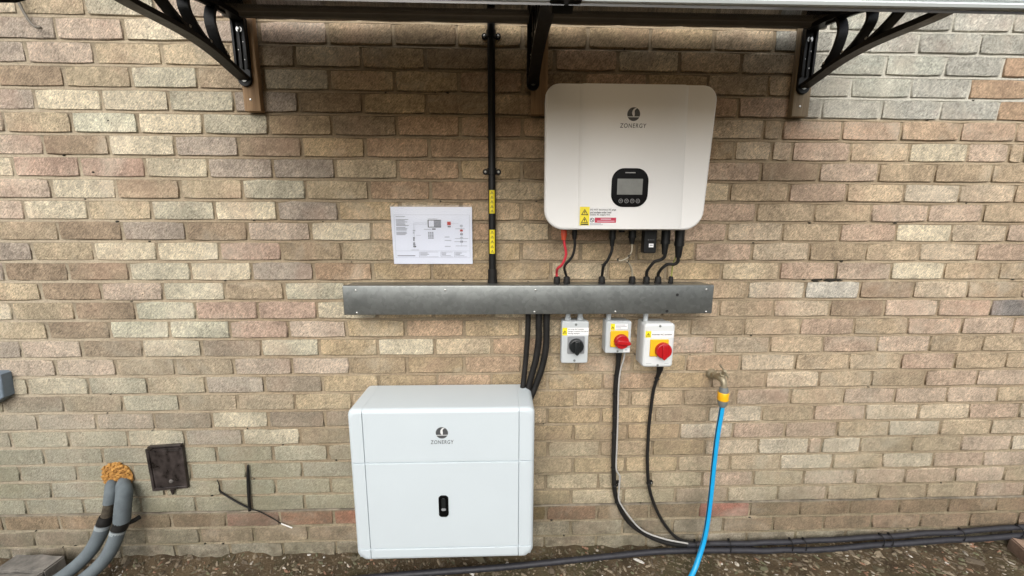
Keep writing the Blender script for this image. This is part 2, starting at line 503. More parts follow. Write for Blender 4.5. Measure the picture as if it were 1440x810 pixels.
# ------------------------------------------------------------------ mesh tools
class MB:
    """Collects polygons in world space; build() links them as one mesh object under its parent."""

    def __init__(self):
        self.v, self.f, self.m, self.s = [], [], [], []

    def add(self, vs_, fs, mi=0, smooth=False):
        o = len(self.v)
        self.v += [tuple(x) for x in vs_]
        for f in fs:
            self.f.append(tuple(i + o for i in f))
            self.m.append(mi)
            self.s.append(smooth)

    def quad(self, a, b, c, d, mi=0):
        self.add([a, b, c, d], [(0, 1, 2, 3)], mi)

    def panel(self, x0, x1, z0, z1, y, mi=0):
        """Flat printed rectangle facing the camera side (-Y)."""
        self.quad((x0, y, z0), (x1, y, z0), (x1, y, z1), (x0, y, z1), mi)

    def box(self, x0, x1, y0, y1, z0, z1, bev=0.0, mi=0, seg=2):
        bm = bmesh.new()
        bmesh.ops.create_cube(bm, size=1)
        for w in bm.verts:
            w.co = Vector(((x0 + x1) / 2 + w.co.x * (x1 - x0), (y0 + y1) / 2 + w.co.y * (y1 - y0), (z0 + z1) / 2 + w.co.z * (z1 - z0)))
        if bev > 0:
            bmesh.ops.bevel(bm, geom=bm.edges[:], offset=bev, segments=seg, affect='EDGES', profile=0.5)
        self.take(bm, mi)

    def take(self, bm, mi=0, smooth=False):
        bmesh.ops.recalc_face_normals(bm, faces=bm.faces[:])
        bm.verts.index_update()
        self.add([w.co for w in bm.verts], [[w.index for w in f.verts] for f in bm.faces], mi, smooth)
        bm.free()

    def prism(self, poly, y_back, y_front, bev=0.0, mi=0, steps=3):
        """Outline poly [(x, z)] counter-clockwise seen from -Y; extruded from y_back to y_front (more negative), rounded front edge."""
        n = len(poly)
        rings = [[(x, y_back, z) for x, z in poly]]
        if bev > 0:
            for k in range(steps + 1):
                a = k / steps * math.pi / 2
                ins = bev * (1 - math.cos(a))
                yy = y_front + bev * (1 - math.sin(a))
                rings.append([(x, yy, z) for x, z in inset(poly, ins)])
        else:
            rings.append([(x, y_front, z) for x, z in poly])
        vs_ = [p for r in rings for p in r]
        fs = []
        for r in range(len(rings) - 1):
            for i in range(n):
                j = (i + 1) % n
                fs.append((r * n + i, r * n + j, (r + 1) * n + j, (r + 1) * n + i))
        self.add(vs_, fs, mi, True)
        o = (len(rings) - 1) * n
        self.add([rings[-1][i] for i in range(n)], [tuple(range(n))], mi)
        self.add([rings[0][i] for i in range(n)], [tuple(reversed(range(n)))], mi)

    def side_prism(self, poly, x0, x1, mi=0):
        """Outline poly [(y, z)] extruded along X."""
        n = len(poly)
        vs_ = [(x0, y, z) for y, z in poly] + [(x1, y, z) for y, z in poly]
        fs = [(i, (i + 1) % n, n + (i + 1) % n, n + i) for i in range(n)]
        self.add(vs_, fs + [tuple(reversed(range(n))), tuple(range(n, 2 * n))], mi)

    def tube(self, pts, r, n=10, mi=0, closed=False, smooth_path=True, sub=6, radii=None):
        pts = [Vector(p) for p in pts]
        if smooth_path and len(pts) > 2:
            pts, radii = catmull(pts, sub, radii)
        if radii is None:
            radii = [r] * len(pts)
        t0 = (pts[1] - pts[0]).normalized()
        up = Vector((0, 0, 1)) if abs(t0.z) < 0.9 else Vector((0, 1, 0))
        nrm = (up - t0 * up.dot(t0)).normalized()
        vs_, fs = [], []
        for i, p in enumerate(pts):
            a = pts[max(0, i - 1)]
            b = pts[min(len(pts) - 1, i + 1)]
            t = (b - a).normalized()
            nrm = (nrm - t * nrm.dot(t)).normalized()
            bi = t.cross(nrm)
            for k in range(n):
                an = 2 * math.pi * k / n
                vs_.append(p + (nrm * math.cos(an) + bi * math.sin(an)) * radii[i])
        for i in range(len(pts) - 1):
            for k in range(n):
                k2 = (k + 1) % n
                fs.append((i * n + k, i * n + k2, (i + 1) * n + k2, (i + 1) * n + k))
        self.add(vs_, fs, mi, True)
        self.add(vs_[:n], [tuple(reversed(range(n)))], mi)
        self.add(vs_[-n:], [tuple(range(n))], mi)

    def cyl(self, a, b, r, n=16, mi=0, r2=None, bev=0.0):
        a, b = Vector(a), Vector(b)
        r2 = r if r2 is None else r2
        if bev > 0:
            d = (b - a).normalized()
            self.tube([a, a + d * 0.0005, b - d * bev, b - d * bev * 0.3, b], r, n, mi, smooth_path=False, radii=[r, r, r2, r2 - bev * 0.3, r2 - bev])
        else:
            self.tube([a, b], r, n, mi, smooth_path=False, radii=[r, r2])

    def ring(self, c, axis, R_, r, n=20, m=6, mi=0):
        c, axis = Vector(c), Vector(axis).normalized()
        u = axis.orthogonal().normalized()
        w = axis.cross(u)
        vs_, fs = [], []
        for i in range(n):
            a = 2 * math.pi * i / n
            d = u * math.cos(a) + w * math.sin(a)
            for k in range(m):
                b = 2 * math.pi * k / m
                vs_.append(c + d * (R_ + r * math.cos(b)) + axis * r * math.sin(b))
        for i in range(n):
            for k in range(m):
                i2, k2 = (i + 1) % n, (k + 1) % m
                fs.append((i * m + k, i2 * m + k, i2 * m + k2, i * m + k2))
        self.add(vs_, fs, mi, True)

    def dome(self, c, axis, r, h, n=14, mi=0):
        """Screw or bolt head."""
        c, axis = Vector(c), Vector(axis).normalized()
        u = axis.orthogonal().normalized()
        w = axis.cross(u)
        vs_, fs = [], []
        for k in range(4):
            a = k / 3 * math.pi / 2 * 0.85
            for i in range(n):
                t = 2 * math.pi * i / n
                vs_.append(c + (u * math.cos(t) + w * math.sin(t)) * r * math.cos(a) + axis * h * math.sin(a))
        for k in range(3):
            for i in range(n):
                j = (i + 1) % n
                fs.append((k * n + i, k * n + j, (k + 1) * n + j, (k + 1) * n + i))
        fs.append(tuple(3 * n + i for i in range(n)))
        self.add(vs_, fs, mi, True)

    def text(self, s, x0, z0, width, height, y, mi=0, shear=0.0, spacing=1.08, bold=0.022):
        """Lettering in the -Y plane, its box fitted to width x height with the lower left corner at (x0, z0)."""
        cu = bpy.data.curves.new('lettering', 'FONT')
        cu.body = s
        cu.shear = shear
        cu.offset = bold
        cu.space_character = spacing
        ob = bpy.data.objects.new('lettering', cu)
        col.objects.link(ob)
        dg = bpy.context.evaluated_depsgraph_get()
        me = ob.evaluated_get(dg).to_mesh()
        vs_ = [w.co.copy() for w in me.vertices]
        fs = [list(p.vertices) for p in me.polygons]
        ob.evaluated_get(dg).to_mesh_clear()
        bpy.data.objects.remove(ob)
        bpy.data.curves.remove(cu)
        xa, xb = min(w.x for w in vs_), max(w.x for w in vs_)
        ya, yb = min(w.y for w in vs_), max(w.y for w in vs_)
        self.add([(x0 + (w.x - xa) / (xb - xa) * width, y, z0 + (w.y - ya) / (yb - ya) * height) for w in vs_], fs, mi)

    def build(self, name, mats, parent=None, kind=None, origin=None):
        if isinstance(mats, str):
            mats = [mats]
        o = origin
        if o is None:
            o = Vector((0, 0, 0))
            q = parent
            while q is not None:
                o = o + q.location
                q = q.parent
        else:
            o = Vector(o)
        me = bpy.data.meshes.new(name)
        me.from_pydata([(a - o.x, b - o.y, c - o.z) for a, b, c in self.v], [], self.f)
        for k in mats:
            me.materials.append(MATS[k])
        me.polygons.foreach_set('material_index', self.m)
        me.polygons.foreach_set('use_smooth', self.s)
        me.update()
        me.set_sharp_from_angle(angle=R(42))
        ob = bpy.data.objects.new(name, me)
        col.objects.link(ob)
        if parent is not None:
            ob.parent = parent
        else:
            ob.location = o
        if kind:
            ob['kind'] = kind
        return ob


def inset(poly, d):
    if d <= 0:
        return list(poly)
    n = len(poly)
    out = []
    for i in range(n):
        p0, p1, p2 = Vector(poly[i - 1]), Vector(poly[i]), Vector(poly[(i + 1) % n])
        e1, e2 = (p1 - p0), (p2 - p1)
        if e1.length < 1e-9 or e2.length < 1e-9:
            out.append(tuple(p1))
            continue
        n1 = Vector((-e1.y, e1.x)).normalized()
        n2 = Vector((-e2.y, e2.x)).normalized()
        bis = n1 + n2
        k = d / max(0.3, (1 + n1.dot(n2)))
        out.append((p1.x + bis.x * k, p1.y + bis.y * k))
    return out


def catmull(pts, sub, radii=None):
    out, ro = [], []
    n = len(pts)
    for i in range(n - 1):
        p0 = pts[i - 1] if i > 0 else pts[0] * 2 - pts[1]
        p1, p2 = pts[i], pts[i + 1]
        p3 = pts[i + 2] if i + 2 < n else pts[-1] * 2 - pts[-2]
        for k in range(sub):
            t = k / sub
            out.append(0.5 * ((2 * p1) + (p2 - p0) * t + (2 * p0 - 5 * p1 + 4 * p2 - p3) * t * t + (3 * p1 - p0 - 3 * p2 + p3) * t ** 3))
            if radii:
                ro.append(radii[i] * (1 - t) + radii[i + 1] * t)
    out.append(pts[-1])
    if radii:
        ro.append(radii[-1])
    return out, (ro if radii else None)


def rrect(x0, x1, z0, z1, r, n=5, x0b=None, x1b=None, rb=None):
    """Rounded rectangle outline, counter-clockwise seen from -Y (x right, z up); bottom may have its own width and radius."""
    x0b = x0 if x0b is None else x0b
    x1b = x1 if x1b is None else x1b
    rb = r if rb is None else rb
    out = []
    for cx, cz, a0, rr in ((x1b - rb, z0 + rb, -90, rb), (x1 - r, z1 - r, 0, r), (x0 + r, z1 - r, 90, r), (x0b + rb, z0 + rb, 180, rb)):
        for k in range(n + 1):
            a = R(a0 + 90 * k / n)
            out.append((cx + rr * math.cos(a), cz + rr * math.sin(a)))
    return out


def tag(o, label, cat=None, group=None):
    o['label'] = label
    if cat:
        o['category'] = cat
    if group:
        o['group'] = group
    return o


def thing(name, loc, label, cat, group=None):
    o = bpy.data.objects.new(name, None)
    o.empty_display_size = 0.05
    o.location = Vector(loc)
    col.objects.link(o)
    return tag(o, label, cat, group)


def single(mb, name, mats, base, label, cat, group=None):
    return tag(mb.build(name, mats, None, origin=base), label, cat, group)


# ------------------------------------------------------------------ ground
def ground_z(x, y):
    d = math.hypot(x * 0.4, y)
    k = max(0.0, 1 - d / 6)
    added_bank = max(0.0, min(1.0, (-3.4 - y) / 2.4))  # unseen rise behind the camera, added to darken reflections and low sky light
    return added_bank * added_bank * (3 - 2 * added_bank) * 1.5 + (0.004 + 0.014 * noise.noise(Vector((x * 2.3, y * 2.3, 0))) + 0.009 * noise.noise(Vector((x * 9, y * 9, 3))) + 0.004 * noise.noise(Vector((x * 31, y * 31, 7)))
            + 0.012 * max(0, min(1, (x - 0.4) / 2.0))) * k + 0.030 * math.exp(y / 0.035 if y < 0 else 0) * (0.35 + 0.9 * noise.noise(Vector((x * 5, 2, 1))) + 0.5 * noise.noise(Vector((x * 17, 6, 1))))


def axis_steps(lo, hi, fine, far):
    a = [lo + i * fine for i in range(int((hi - lo) / fine) + 1)]
    s, p = fine, a[-1]
    while p < far:
        s *= 1.35
        p += s
        a.append(p)
    s, p = fine, a[0]
    pre = []
    while p > -far:
        s *= 1.35
        p -= s
        pre.append(p)
    return list(reversed(pre)) + a


gx = axis_steps(-2.7, 2.9, 0.02, 400)
gy = [0.2]
while gy[-1] > -0.9:
    gy.append(gy[-1] - 0.02)
s_ = 0.02
while gy[-1] > -400:
    s_ *= 1.35 if (gy[-1] > -2 or gy[-1] < -8) else 1.0
    gy.append(gy[-1] - s_)
gm = MB()
gm.add([(x, y, ground_z(x, y)) for y in gy for x in gx],
       [(j * len(gx) + i, (j + 1) * len(gx) + i, (j + 1) * len(gx) + i + 1, j * len(gx) + i + 1) for j in range(len(gy) - 1) for i in range(len(gx) - 1)], 0, True)
ground = gm.build('ground', 'soil', None, 'structure')

# ------------------------------------------------------------------ the brick wall
BL, BH = 0.225, 0.075          # brick and course pitch, joint included
JNT = 0.0088
X0 = -1.6105                   # a head joint of the odd courses
Z0 = 0.2205                    # bed joint at the damp course
wall = thing('brick_wall', (0, 0, 0), 'weathered buff brick house wall with brown mortar joints behind all the equipment', 'wall')


def course_joints(n, xa, xb):
    """Head joint positions of course n between xa and xb."""
    ph = 0.0 if n % 2 else 0.5
    rnd = random.Random(n * 77 + 5)
    sp = {20: (11.48, 11.80, 0.82), 21: (12.0, 12.40, 0.41), 22: (11.47, 11.85, 0.85), 23: (11.99, 12.34, 0.34), 24: (12.46, 12.86, 0.86),
          25: (11.98, 12.36, 0.36), 26: (11.47, 11.86, 0.86)}.get(n)
    js = []
    i = math.floor((xa - X0) / BL) - 1
    while True:
        u = i + ph
        if sp and u > sp[0] - 0.2:
            break
        js.append(u)
        i += 1
        if X0 + u * BL > xb:
            break
    if sp:
        js.append(sp[0])
        u = sp[1]
        while X0 + (u - 1) * BL < xb:
            js.append(u)
            u += 1
    if n == 3:
        js.append(13.23)
    if n == 19:
        js += [11.65, 15.73]
    js = sorted(js)
    return [X0 + (u + rnd.uniform(-0.018, 0.018)) * BL for u in js]


PAL_L = [((0.65, 0.57, 0.42), 5), ((0.57, 0.455, 0.355), 5), ((0.45, 0.375, 0.305), 4), ((0.43, 0.335, 0.225), 4), ((0.55, 0.505, 0.38), 3), ((0.36, 0.28, 0.205), 2), ((0.52, 0.42, 0.28), 4)]
PAL_C = [((0.53, 0.405, 0.25), 5), ((0.46, 0.345, 0.21), 4), ((0.57, 0.435, 0.285), 4), ((0.50, 0.355, 0.235), 3), ((0.60, 0.49, 0.335), 3), ((0.38, 0.285, 0.18), 2)]
PAL_R = [((0.54, 0.425, 0.29), 6), ((0.58, 0.475, 0.345), 5), ((0.55, 0.41, 0.305), 5), ((0.47, 0.365, 0.245), 3), ((0.59, 0.46, 0.35), 4), ((0.64, 0.55, 0.42), 2.5)]


SEEN = [((0.66, 0.575, 0.42), [(14, 0.98), (14, 2.01), (16, 2.48), (16, 2.99), (13, 2.59), (16, 14.44), (15, 14.57), (13, 14.24), (13, 15.02), (12, 15.35), (19, 14.26), (18, 2.01), (20, 1.73), (23, 0.98), (21, 0.77), (6, 4.43), (9, 5.48), (9, 15.03)]),
        ((0.58, 0.55, 0.42), [(11, 1.46), (16, 1.52), (20, 1.03), (10, 0.99), (10, 2.0)]),
        ((0.58, 0.54, 0.46), [(12, 13.07)]),
        ((0.36, 0.275, 0.19), [(15, 0.53), (13, 0.52), (13, -0.55), (12, 0.01), (11, 0.5), (19, 0.49), (22, -0.01), (10, 0.01), (9, 0.47), (15, 2.16), (19, 3.55), (19, 12.85), (16, 12.42), (12, 14.17), (11, 13.77), (18, 11.67)]),
        ((0.53, 0.385, 0.295), [(14, 3.04), (12, 1.5), (11, 2.57), (11, 3.34), (10, 2.89), (18, -0.07), (18, 1.02), (14, 14.37), (15, 12.1), (9, -0.88)]),
        ((0.30, 0.275, 0.25), [(11, 16.35)])]          # bricks whose firing colour stands out


def brick_tint(n, x, rnd):
    u = (x - X0) / BL
    PAL = PAL_L if u < 4.6 + rnd.uniform(-1, 1) else PAL_C if u < 10.6 + rnd.uniform(-1, 1) else PAL_R
    c = rnd.choices([p[0] for p in PAL], [p[1] for p in PAL])[0]
    k = rnd.uniform(0.9, 1.1)
    c = [q * k for q in c]

    def toward(t, a):
        for i in range(3):
            c[i] = c[i] * (1 - a) + t[i] * a
    for t_, where in SEEN:
        if any(n == a and abs(u - q) < 0.34 for a, q in where):
            return [q * k for q in t_]
    if u < 4 and n > 5:                       # paler, greyer face at the left
        toward((0.56, 0.49, 0.38), 0.12)
    if u > 10.5 and 4 < n < 20:               # evener tan at the right
        toward((0.51, 0.40, 0.275), 0.12)
    if n >= 21 and u > 11.7:                  # re-laid grey patch beside the right bracket
        lim = {21: 15.4, 22: 14.85, 23: 15.3}.get(n, 99)
        if u < lim:
            c = [q * k for q in rnd.choice(((0.47, 0.455, 0.39), (0.43, 0.415, 0.36), (0.455, 0.455, 0.385), (0.50, 0.485, 0.42)))]
        else:
            c = [q * k for q in (0.50, 0.355, 0.235)]
    if n == 20 and u > 11.7:
        toward((0.55, 0.39, 0.265), 0.6)
    if n in (0, 1, 2, 3) and u < 5.5:
        toward((0.43, 0.405, 0.30), 0.6)
    if n == -1:
        if 1.5 < u < 9.2 or 10.8 < u < 12.4:
            c = [q * k * rnd.choice((0.85, 1.0, 1.15)) for q in (0.35, 0.185, 0.12)]
        else:
            c = [q * k for q in (0.33, 0.24, 0.155)]
    if n == -2:
        toward((0.33, 0.225, 0.145) if (u > 11 or 1.3 < u < 5) else (0.35, 0.32, 0.24), 0.75)
    if n <= -3:
        toward((0.36, 0.34, 0.265), 0.7)
    return c


def brick_mesh(w, h, rnd, name):
    """Front of a brick with uneven arrises: 4 x 2 face, worn edge ring and sides running back into the mortar."""
    nx, nz = 4, 2
    d_in = 0.0026
    vs_, fs = [], []
    jit = lambda a: rnd.uniform(-a, a)
    front = {}
    for j in range(nz + 1):
        for i in range(nx + 1):
            x = -w / 2 + d_in + (w - 2 * d_in) * i / nx
            z = -h / 2 + d_in + (h - 2 * d_in) * j / nz
            edge = i in (0, nx) or j in (0, nz)
            if i in (0, nx) and j in (0, nz):
                x *= 1 - 0.0018 / w * 2
                z *= 1 - 0.0016 / h * 2
            front[(i, j)] = len(vs_)
            vs_.append((x + (jit(0.0014) if edge else jit(0.006)), jit(0.0005) if edge else jit(0.0007), z + (jit(0.0012) if edge else jit(0.004))))
    for j in range(nz):
        for i in range(nx):
            fs.append((front[(i, j)], front[(i + 1, j)], front[(i + 1, j + 1)], front[(i, j + 1)]))
    per = [(i, 0) for i in range(nx)] + [(nx, j) for j in range(nz)] + [(i, nz) for i in range(nx, 0, -1)] + [(0, j) for j in range(nz, 0, -1)]
    ring1, ring2 = [], []
    for (i, j) in per:
        x = -w / 2 + w * i / nx
        z = -h / 2 + h * j / nz
        corner = i in (0, nx) and j in (0, nz)
        k = rnd.uniform(0.001, 0.0042) if corner else 0.0
        sx = -1 if i == 0 else (1 if i == nx else 0)
        sz = -1 if j == 0 else (1 if j == nz else 0)
        jx, jz = jit(0.0022), jit(0.0017)
        if rnd.random() < 0.16:
            jz += -sz * 0.0032
            jx += -sx * 0.0035
        ring1.append(len(vs_))
        vs_.append((x + jx - sx * k, 0.0026 + jit(0.0008), z + jz - sz * k))
        ring2.append(len(vs_))
        vs_.append((x + jx - sx * k, 0.022, z + jz - sz * k))
    n = len(per)
    rim = []
    for p in per:
        rim.append(len(vs_))
        vs_.append(vs_[front[p]])
    for k in range(n):
        q = (k + 1) % n
        fs.append((rim[k], ring1[k], ring1[q], rim[q]))
        fs.append((ring1[k], ring2[k], ring2[q], ring1[q]))
    return vs_, fs


ALL = []
for n in range(-4, 32):
    rnd = random.Random(1000 + n)
    js = course_joints(n, -3.0, 3.2)
    for a, b in zip(js[:-1], js[1:]):
        if b - a < 0.03:
            continue
        x, z = (a + b) / 2, Z0 + (n + 0.5) * BH
        ALL.append((n, x, z, b - a - JNT, rnd.uniform(-0.0016, 0.0014), brick_tint(n, x, rnd)))


HID = [(0.15, 0.76, 1.38, 1.9), (-0.6, 0.14, 0.12, 0.86), (-0.6, 0.84, 1.08, 1.2)]     # behind the cabinets and the trunking


def shows(b):
    n, x, z = b[0], b[1], b[2]
    for xa, xb, za, zb in HID:
        if xa < x < xb and za < z < zb:
            return 0
    if z < 0.0 or z > 2.12:
        return 0
    v = Vector((x, 0, z)) - CAM
    fw = cam.matrix_world.to_3x3() @ Vector((0, 0, -1))
    rt = cam.matrix_world.to_3x3() @ Vector((1, 0, 0))
    up = cam.matrix_world.to_3x3() @ Vector((0, 1, 0))
    d = v.dot(fw)
    U, V = v.dot(rt) / d * 528.86, v.dot(up) / d * 528.86
    if abs(U) > 735 or abs(V) > 415:
        return 0
    return b[3] / d ** 3


ALL.sort(key=shows, reverse=True)
SINGLE, REST = ALL[:300], ALL[300:]
VAR = {}
for k in range(14):
    rnd = random.Random(k)
    vs_, fs = brick_mesh(BL - JNT, BH - JNT, rnd, 'brick')
    me = bpy.data.meshes.new('brick')
    me.from_pydata(vs_, [], fs)
    me.materials.append(MATS['brick_single'])
    me.polygons.foreach_set('use_smooth', [True] * len(me.polygons))
    me.update()
    VAR[k] = me
rnd = random.Random(5)
for (n, x, z, w, dy, c) in SINGLE:
    if abs(w - (BL - JNT)) < 0.012:
        me = VAR[rnd.randrange(14)]
        sc = w / (BL - JNT)
    else:
        vs_, fs = brick_mesh(w, BH - JNT, rnd, 'brick')
        me = bpy.data.meshes.new('brick')
        me.from_pydata(vs_, [], fs)
        me.materials.append(MATS['brick_single'])
        me.polygons.foreach_set('use_smooth', [True] * len(me.polygons))
        sc = 1.0
    o = bpy.data.objects.new('brick', me)
    o.location = (x, dy, z + rnd.uniform(-0.001, 0.001))
    o.rotation_euler = (rnd.uniform(-0.008, 0.008), rnd.uniform(-0.006, 0.006), rnd.uniform(-0.003, 0.003))
    o.scale = (sc, 1, 1)
    o.color = (*c, 1)
    o.parent = wall
    col.objects.link(o)
vv, ff, cc = [], [], []
for (n, x, z, w, dy, c) in REST:
    vs_, fs = brick_mesh(w, BH - JNT, rnd, 'brick')
    t = rnd.uniform(-0.006, 0.006)
    o = len(vv)
    vv += [(x + a, dy + b, z + q + a * t) for a, b, q in vs_]
    ff += [tuple(i + o for i in f) for f in fs]
    cc += [(*c, 1.0)] * len(vs_)
me = bpy.data.meshes.new('bricks')
me.from_pydata(vv, [], ff)
me.materials.append(MATS['brick_joined'])
me.polygons.foreach_set('use_smooth', [True] * len(me.polygons))
ca = me.color_attributes.new('tint', 'FLOAT_COLOR', 'POINT')
ca.data.foreach_set('color', [q for c in cc for q in c])
o = bpy.data.objects.new('bricks', me)
o.parent = wall
o['kind'] = 'stuff'
col.objects.link(o)

mm = MB()
NX = 208
mgx = [-3.0 + i * 0.03 for i in range(NX)]
rows = []
for n in range(-5, 32):                       # weather-struck joints: flush on the brick below, cut back under the brick above
    zb = Z0 + n * BH + JNT / 2
    zt = Z0 + (n + 1) * BH - JNT / 2
    rows += [(zb, 0.0066), (zt - 0.003, 0.0038), (zt - 0.0005, 0.0012)]
mv = []
for z, y in rows:
    for x in mgx:
        q = noise.noise(Vector((x * 14, 0, z * 60)))
        left = max(0, min(1, (-0.7 - x) / 0.8))
        mv.append((x, y * (1 - 0.35 * left) + 0.0012 * q, z + 0.0010 * noise.noise(Vector((x * 21, 5, z * 60)))))
mm.add(mv, [(j * NX + i, j * NX + i + 1, (j + 1) * NX + i + 1, (j + 1) * NX + i) for j in range(len(rows) - 1) for i in range(NX - 1)], 0, False)
mm.box(-3.0, 3.2, 0.024, 0.22, -0.12, 2.6)
mm.build('mortar', 'mortar', wall)
# damp course: a thin ragged strip showing in the bed joint
dm = MB()
xs = [-2.95 + i * 0.02 for i in range(304)]
ring = []
for x in xs:
    y = -0.0025 - 0.003 * noise.noise(Vector((x * 5, 1, 0))) - 0.0015 * noise.noise(Vector((x * 23, 4, 0)))
    z = Z0 + 0.0012 * noise.noise(Vector((x * 3, 9, 0)))
    ring += [(x, y, z - 0.0022), (x, y, z + 0.0026), (x, 0.02, z + 0.0026), (x, 0.02, z - 0.0022)]
fs = []
for i in range(len(xs) - 1):
    for k in range(4):
        q = (k + 1) % 4
        fs.append((i * 4 + k, i * 4 + q, (i + 1) * 4 + q, (i + 1) * 4 + k))
dm.add(ring, fs)
dm.build('damp_course', 'dpc_felt', wall)


def lump(mb, c, rx, ry, rz, seed, mi=0, rough=0.35, nu=10, nv=7):
    vs_, fs = [], []
    for j in range(nv + 1):
        t = math.pi * j / nv
        for i in range(nu):
            a = 2 * math.pi * i / nu
            d = Vector((math.sin(t) * math.cos(a), math.sin(t) * math.sin(a), math.cos(t)))
            k = 1 + rough * noise.noise(d * 2.3 + Vector((seed * 3.1, seed, 0)))
            vs_.append((c[0] + d.x * rx * k, c[1] + d.y * ry * k, c[2] + d.z * rz * k))
    for j in range(nv):
        for i in range(nu):
            q = (i + 1) % nu
            fs.append((j * nu + i, (j + 1) * nu + i, (j + 1) * nu + q, j * nu + q))
    mb.add(vs_, fs, mi, True)


# dark holes and moss where mortar has fallen out
mo = MB()
rnd = random.Random(3)
spots = [(1.15 + 0.20 * rnd.random() ** 0.6, 1.1965 + rnd.uniform(-0.004, 0.004), rnd.uniform(0.003, 0.014), rnd.uniform(0.0015, 0.004)) for i in range(20)]
spots += [(1.33, 1.205, 0.004, 0.011), (1.333, 1.225, 0.003, 0.012), (1.322, 1.198, 0.012, 0.005), (1.296, 1.196, 0.013, 0.004), (1.338, 1.272, 0.006, 0.005), (1.19, 1.42, 0.006, 0.003), (1.53, 1.42, 0.008, 0.003)]
spots += [(-1.372, 1.765, 0.007, 0.004), (-1.40, 1.417, 0.009, 0.004), (-1.35, 1.146, 0.006, 0.004), (-1.455, 1.59, 0.006, 0.003)]
for i in range(60):
    nn = rnd.randrange(-3, 25)
    spots.append((rnd.uniform(-2.1, 2.4), Z0 + nn * BH + rnd.uniform(-0.003, 0.003), rnd.uniform(0.002, 0.006), rnd.uniform(0.0015, 0.003)))
for i in range(16):
    spots.append((rnd.uniform(-2.0, 2.3), Z0 + rnd.choice((0, -1, -2, -3)) * BH + rnd.uniform(-0.004, 0.004), rnd.uniform(0.003, 0.008), rnd.uniform(0.0015, 0.004)))
for i, (x, z, a, b_) in enumerate(spots):
    lump(mo, (x, 0.002, z), a, 0.004, b_, i, 0, 0.7, 7, 5)
mo.build('moss', 'moss_dark', wall, 'stuff')

# ------------------------------------------------------------------ timber battens
BAT = [(-0.885, -0.830, 1.795, 'timber_brown', 'brown timber batten on the wall behind the left canopy bracket', -0.861),
       (0.107, 0.165, 1.795, 'timber_brown', 'dark timber batten behind the middle canopy bracket, left of the inverter top', None),
       (1.050, 1.110, 1.798, 'timber_grey', 'pale timber batten on the wall behind the right canopy bracket', 1.076)]
for xa, xb, zb, mt, lab, sx in BAT:
    t = thing('timber_batten', ((xa + xb) / 2, 0, zb), lab, 'batten', 'battens behind the canopy brackets')
    b = MB()
    b.box(xa, xb, -0.025, -0.0018, zb, 2.30, 0.0015)
    b.build('board', mt, t)
    if sx:
        b = MB()
        b.dome((sx, -0.025, 1.832), (0, -1, 0), 0.0045, 0.002)
        b.build('screw', 'screw_steel', t)

# ------------------------------------------------------------------ canopy with its three brackets
canopy = thing('door_canopy', (0.10, -0.35, 1.78), 'dark tinted awning with aluminium front rail on three black scrolled brackets above the equipment', 'canopy')


def arm_z(d):                   # lower face of the arched arms at distance d from the wall
    return 2.072 - 0.62 * d * d


def strip(mb, pts, thick, x0, x1, mi=0, sub=5):
    """Bar bent in the (distance, height) plane, given thickness, extruded in X."""
    P = catmull([Vector((p[0], p[1], 0)) for p in pts], sub)[0]
    lo, hi = [], []
    for i, p in enumerate(P):
        t = (P[min(i + 1, len(P) - 1)] - P[max(i - 1, 0)]).normalized()
        nn = Vector((-t.y, t.x, 0))
        lo.append(p - nn * thick / 2)
        hi.append(p + nn * thick / 2)
    vs_, fs = [], []
    for a, b in zip(lo, hi):
        vs_ += [(x0, -a.x, a.y), (x1, -a.x, a.y), (x1, -b.x, b.y), (x0, -b.x, b.y)]
    for i in range(len(P) - 1):
        for k in range(4):
            q = (k + 1) % 4
            fs.append((i * 4 + k, i * 4 + q, (i + 1) * 4 + q, (i + 1) * 4 + k))
    fs += [(3, 2, 1, 0), tuple(len(vs_) - 4 + k for k in range(4))]
    bm = bmesh.new()
    bv = [bm.verts.new(v) for v in vs_]
    for f in fs:
        bm.faces.new([bv[i] for i in f])
    bmesh.ops.recalc_face_normals(bm, faces=bm.faces[:])
    mb.take(bm, mi)


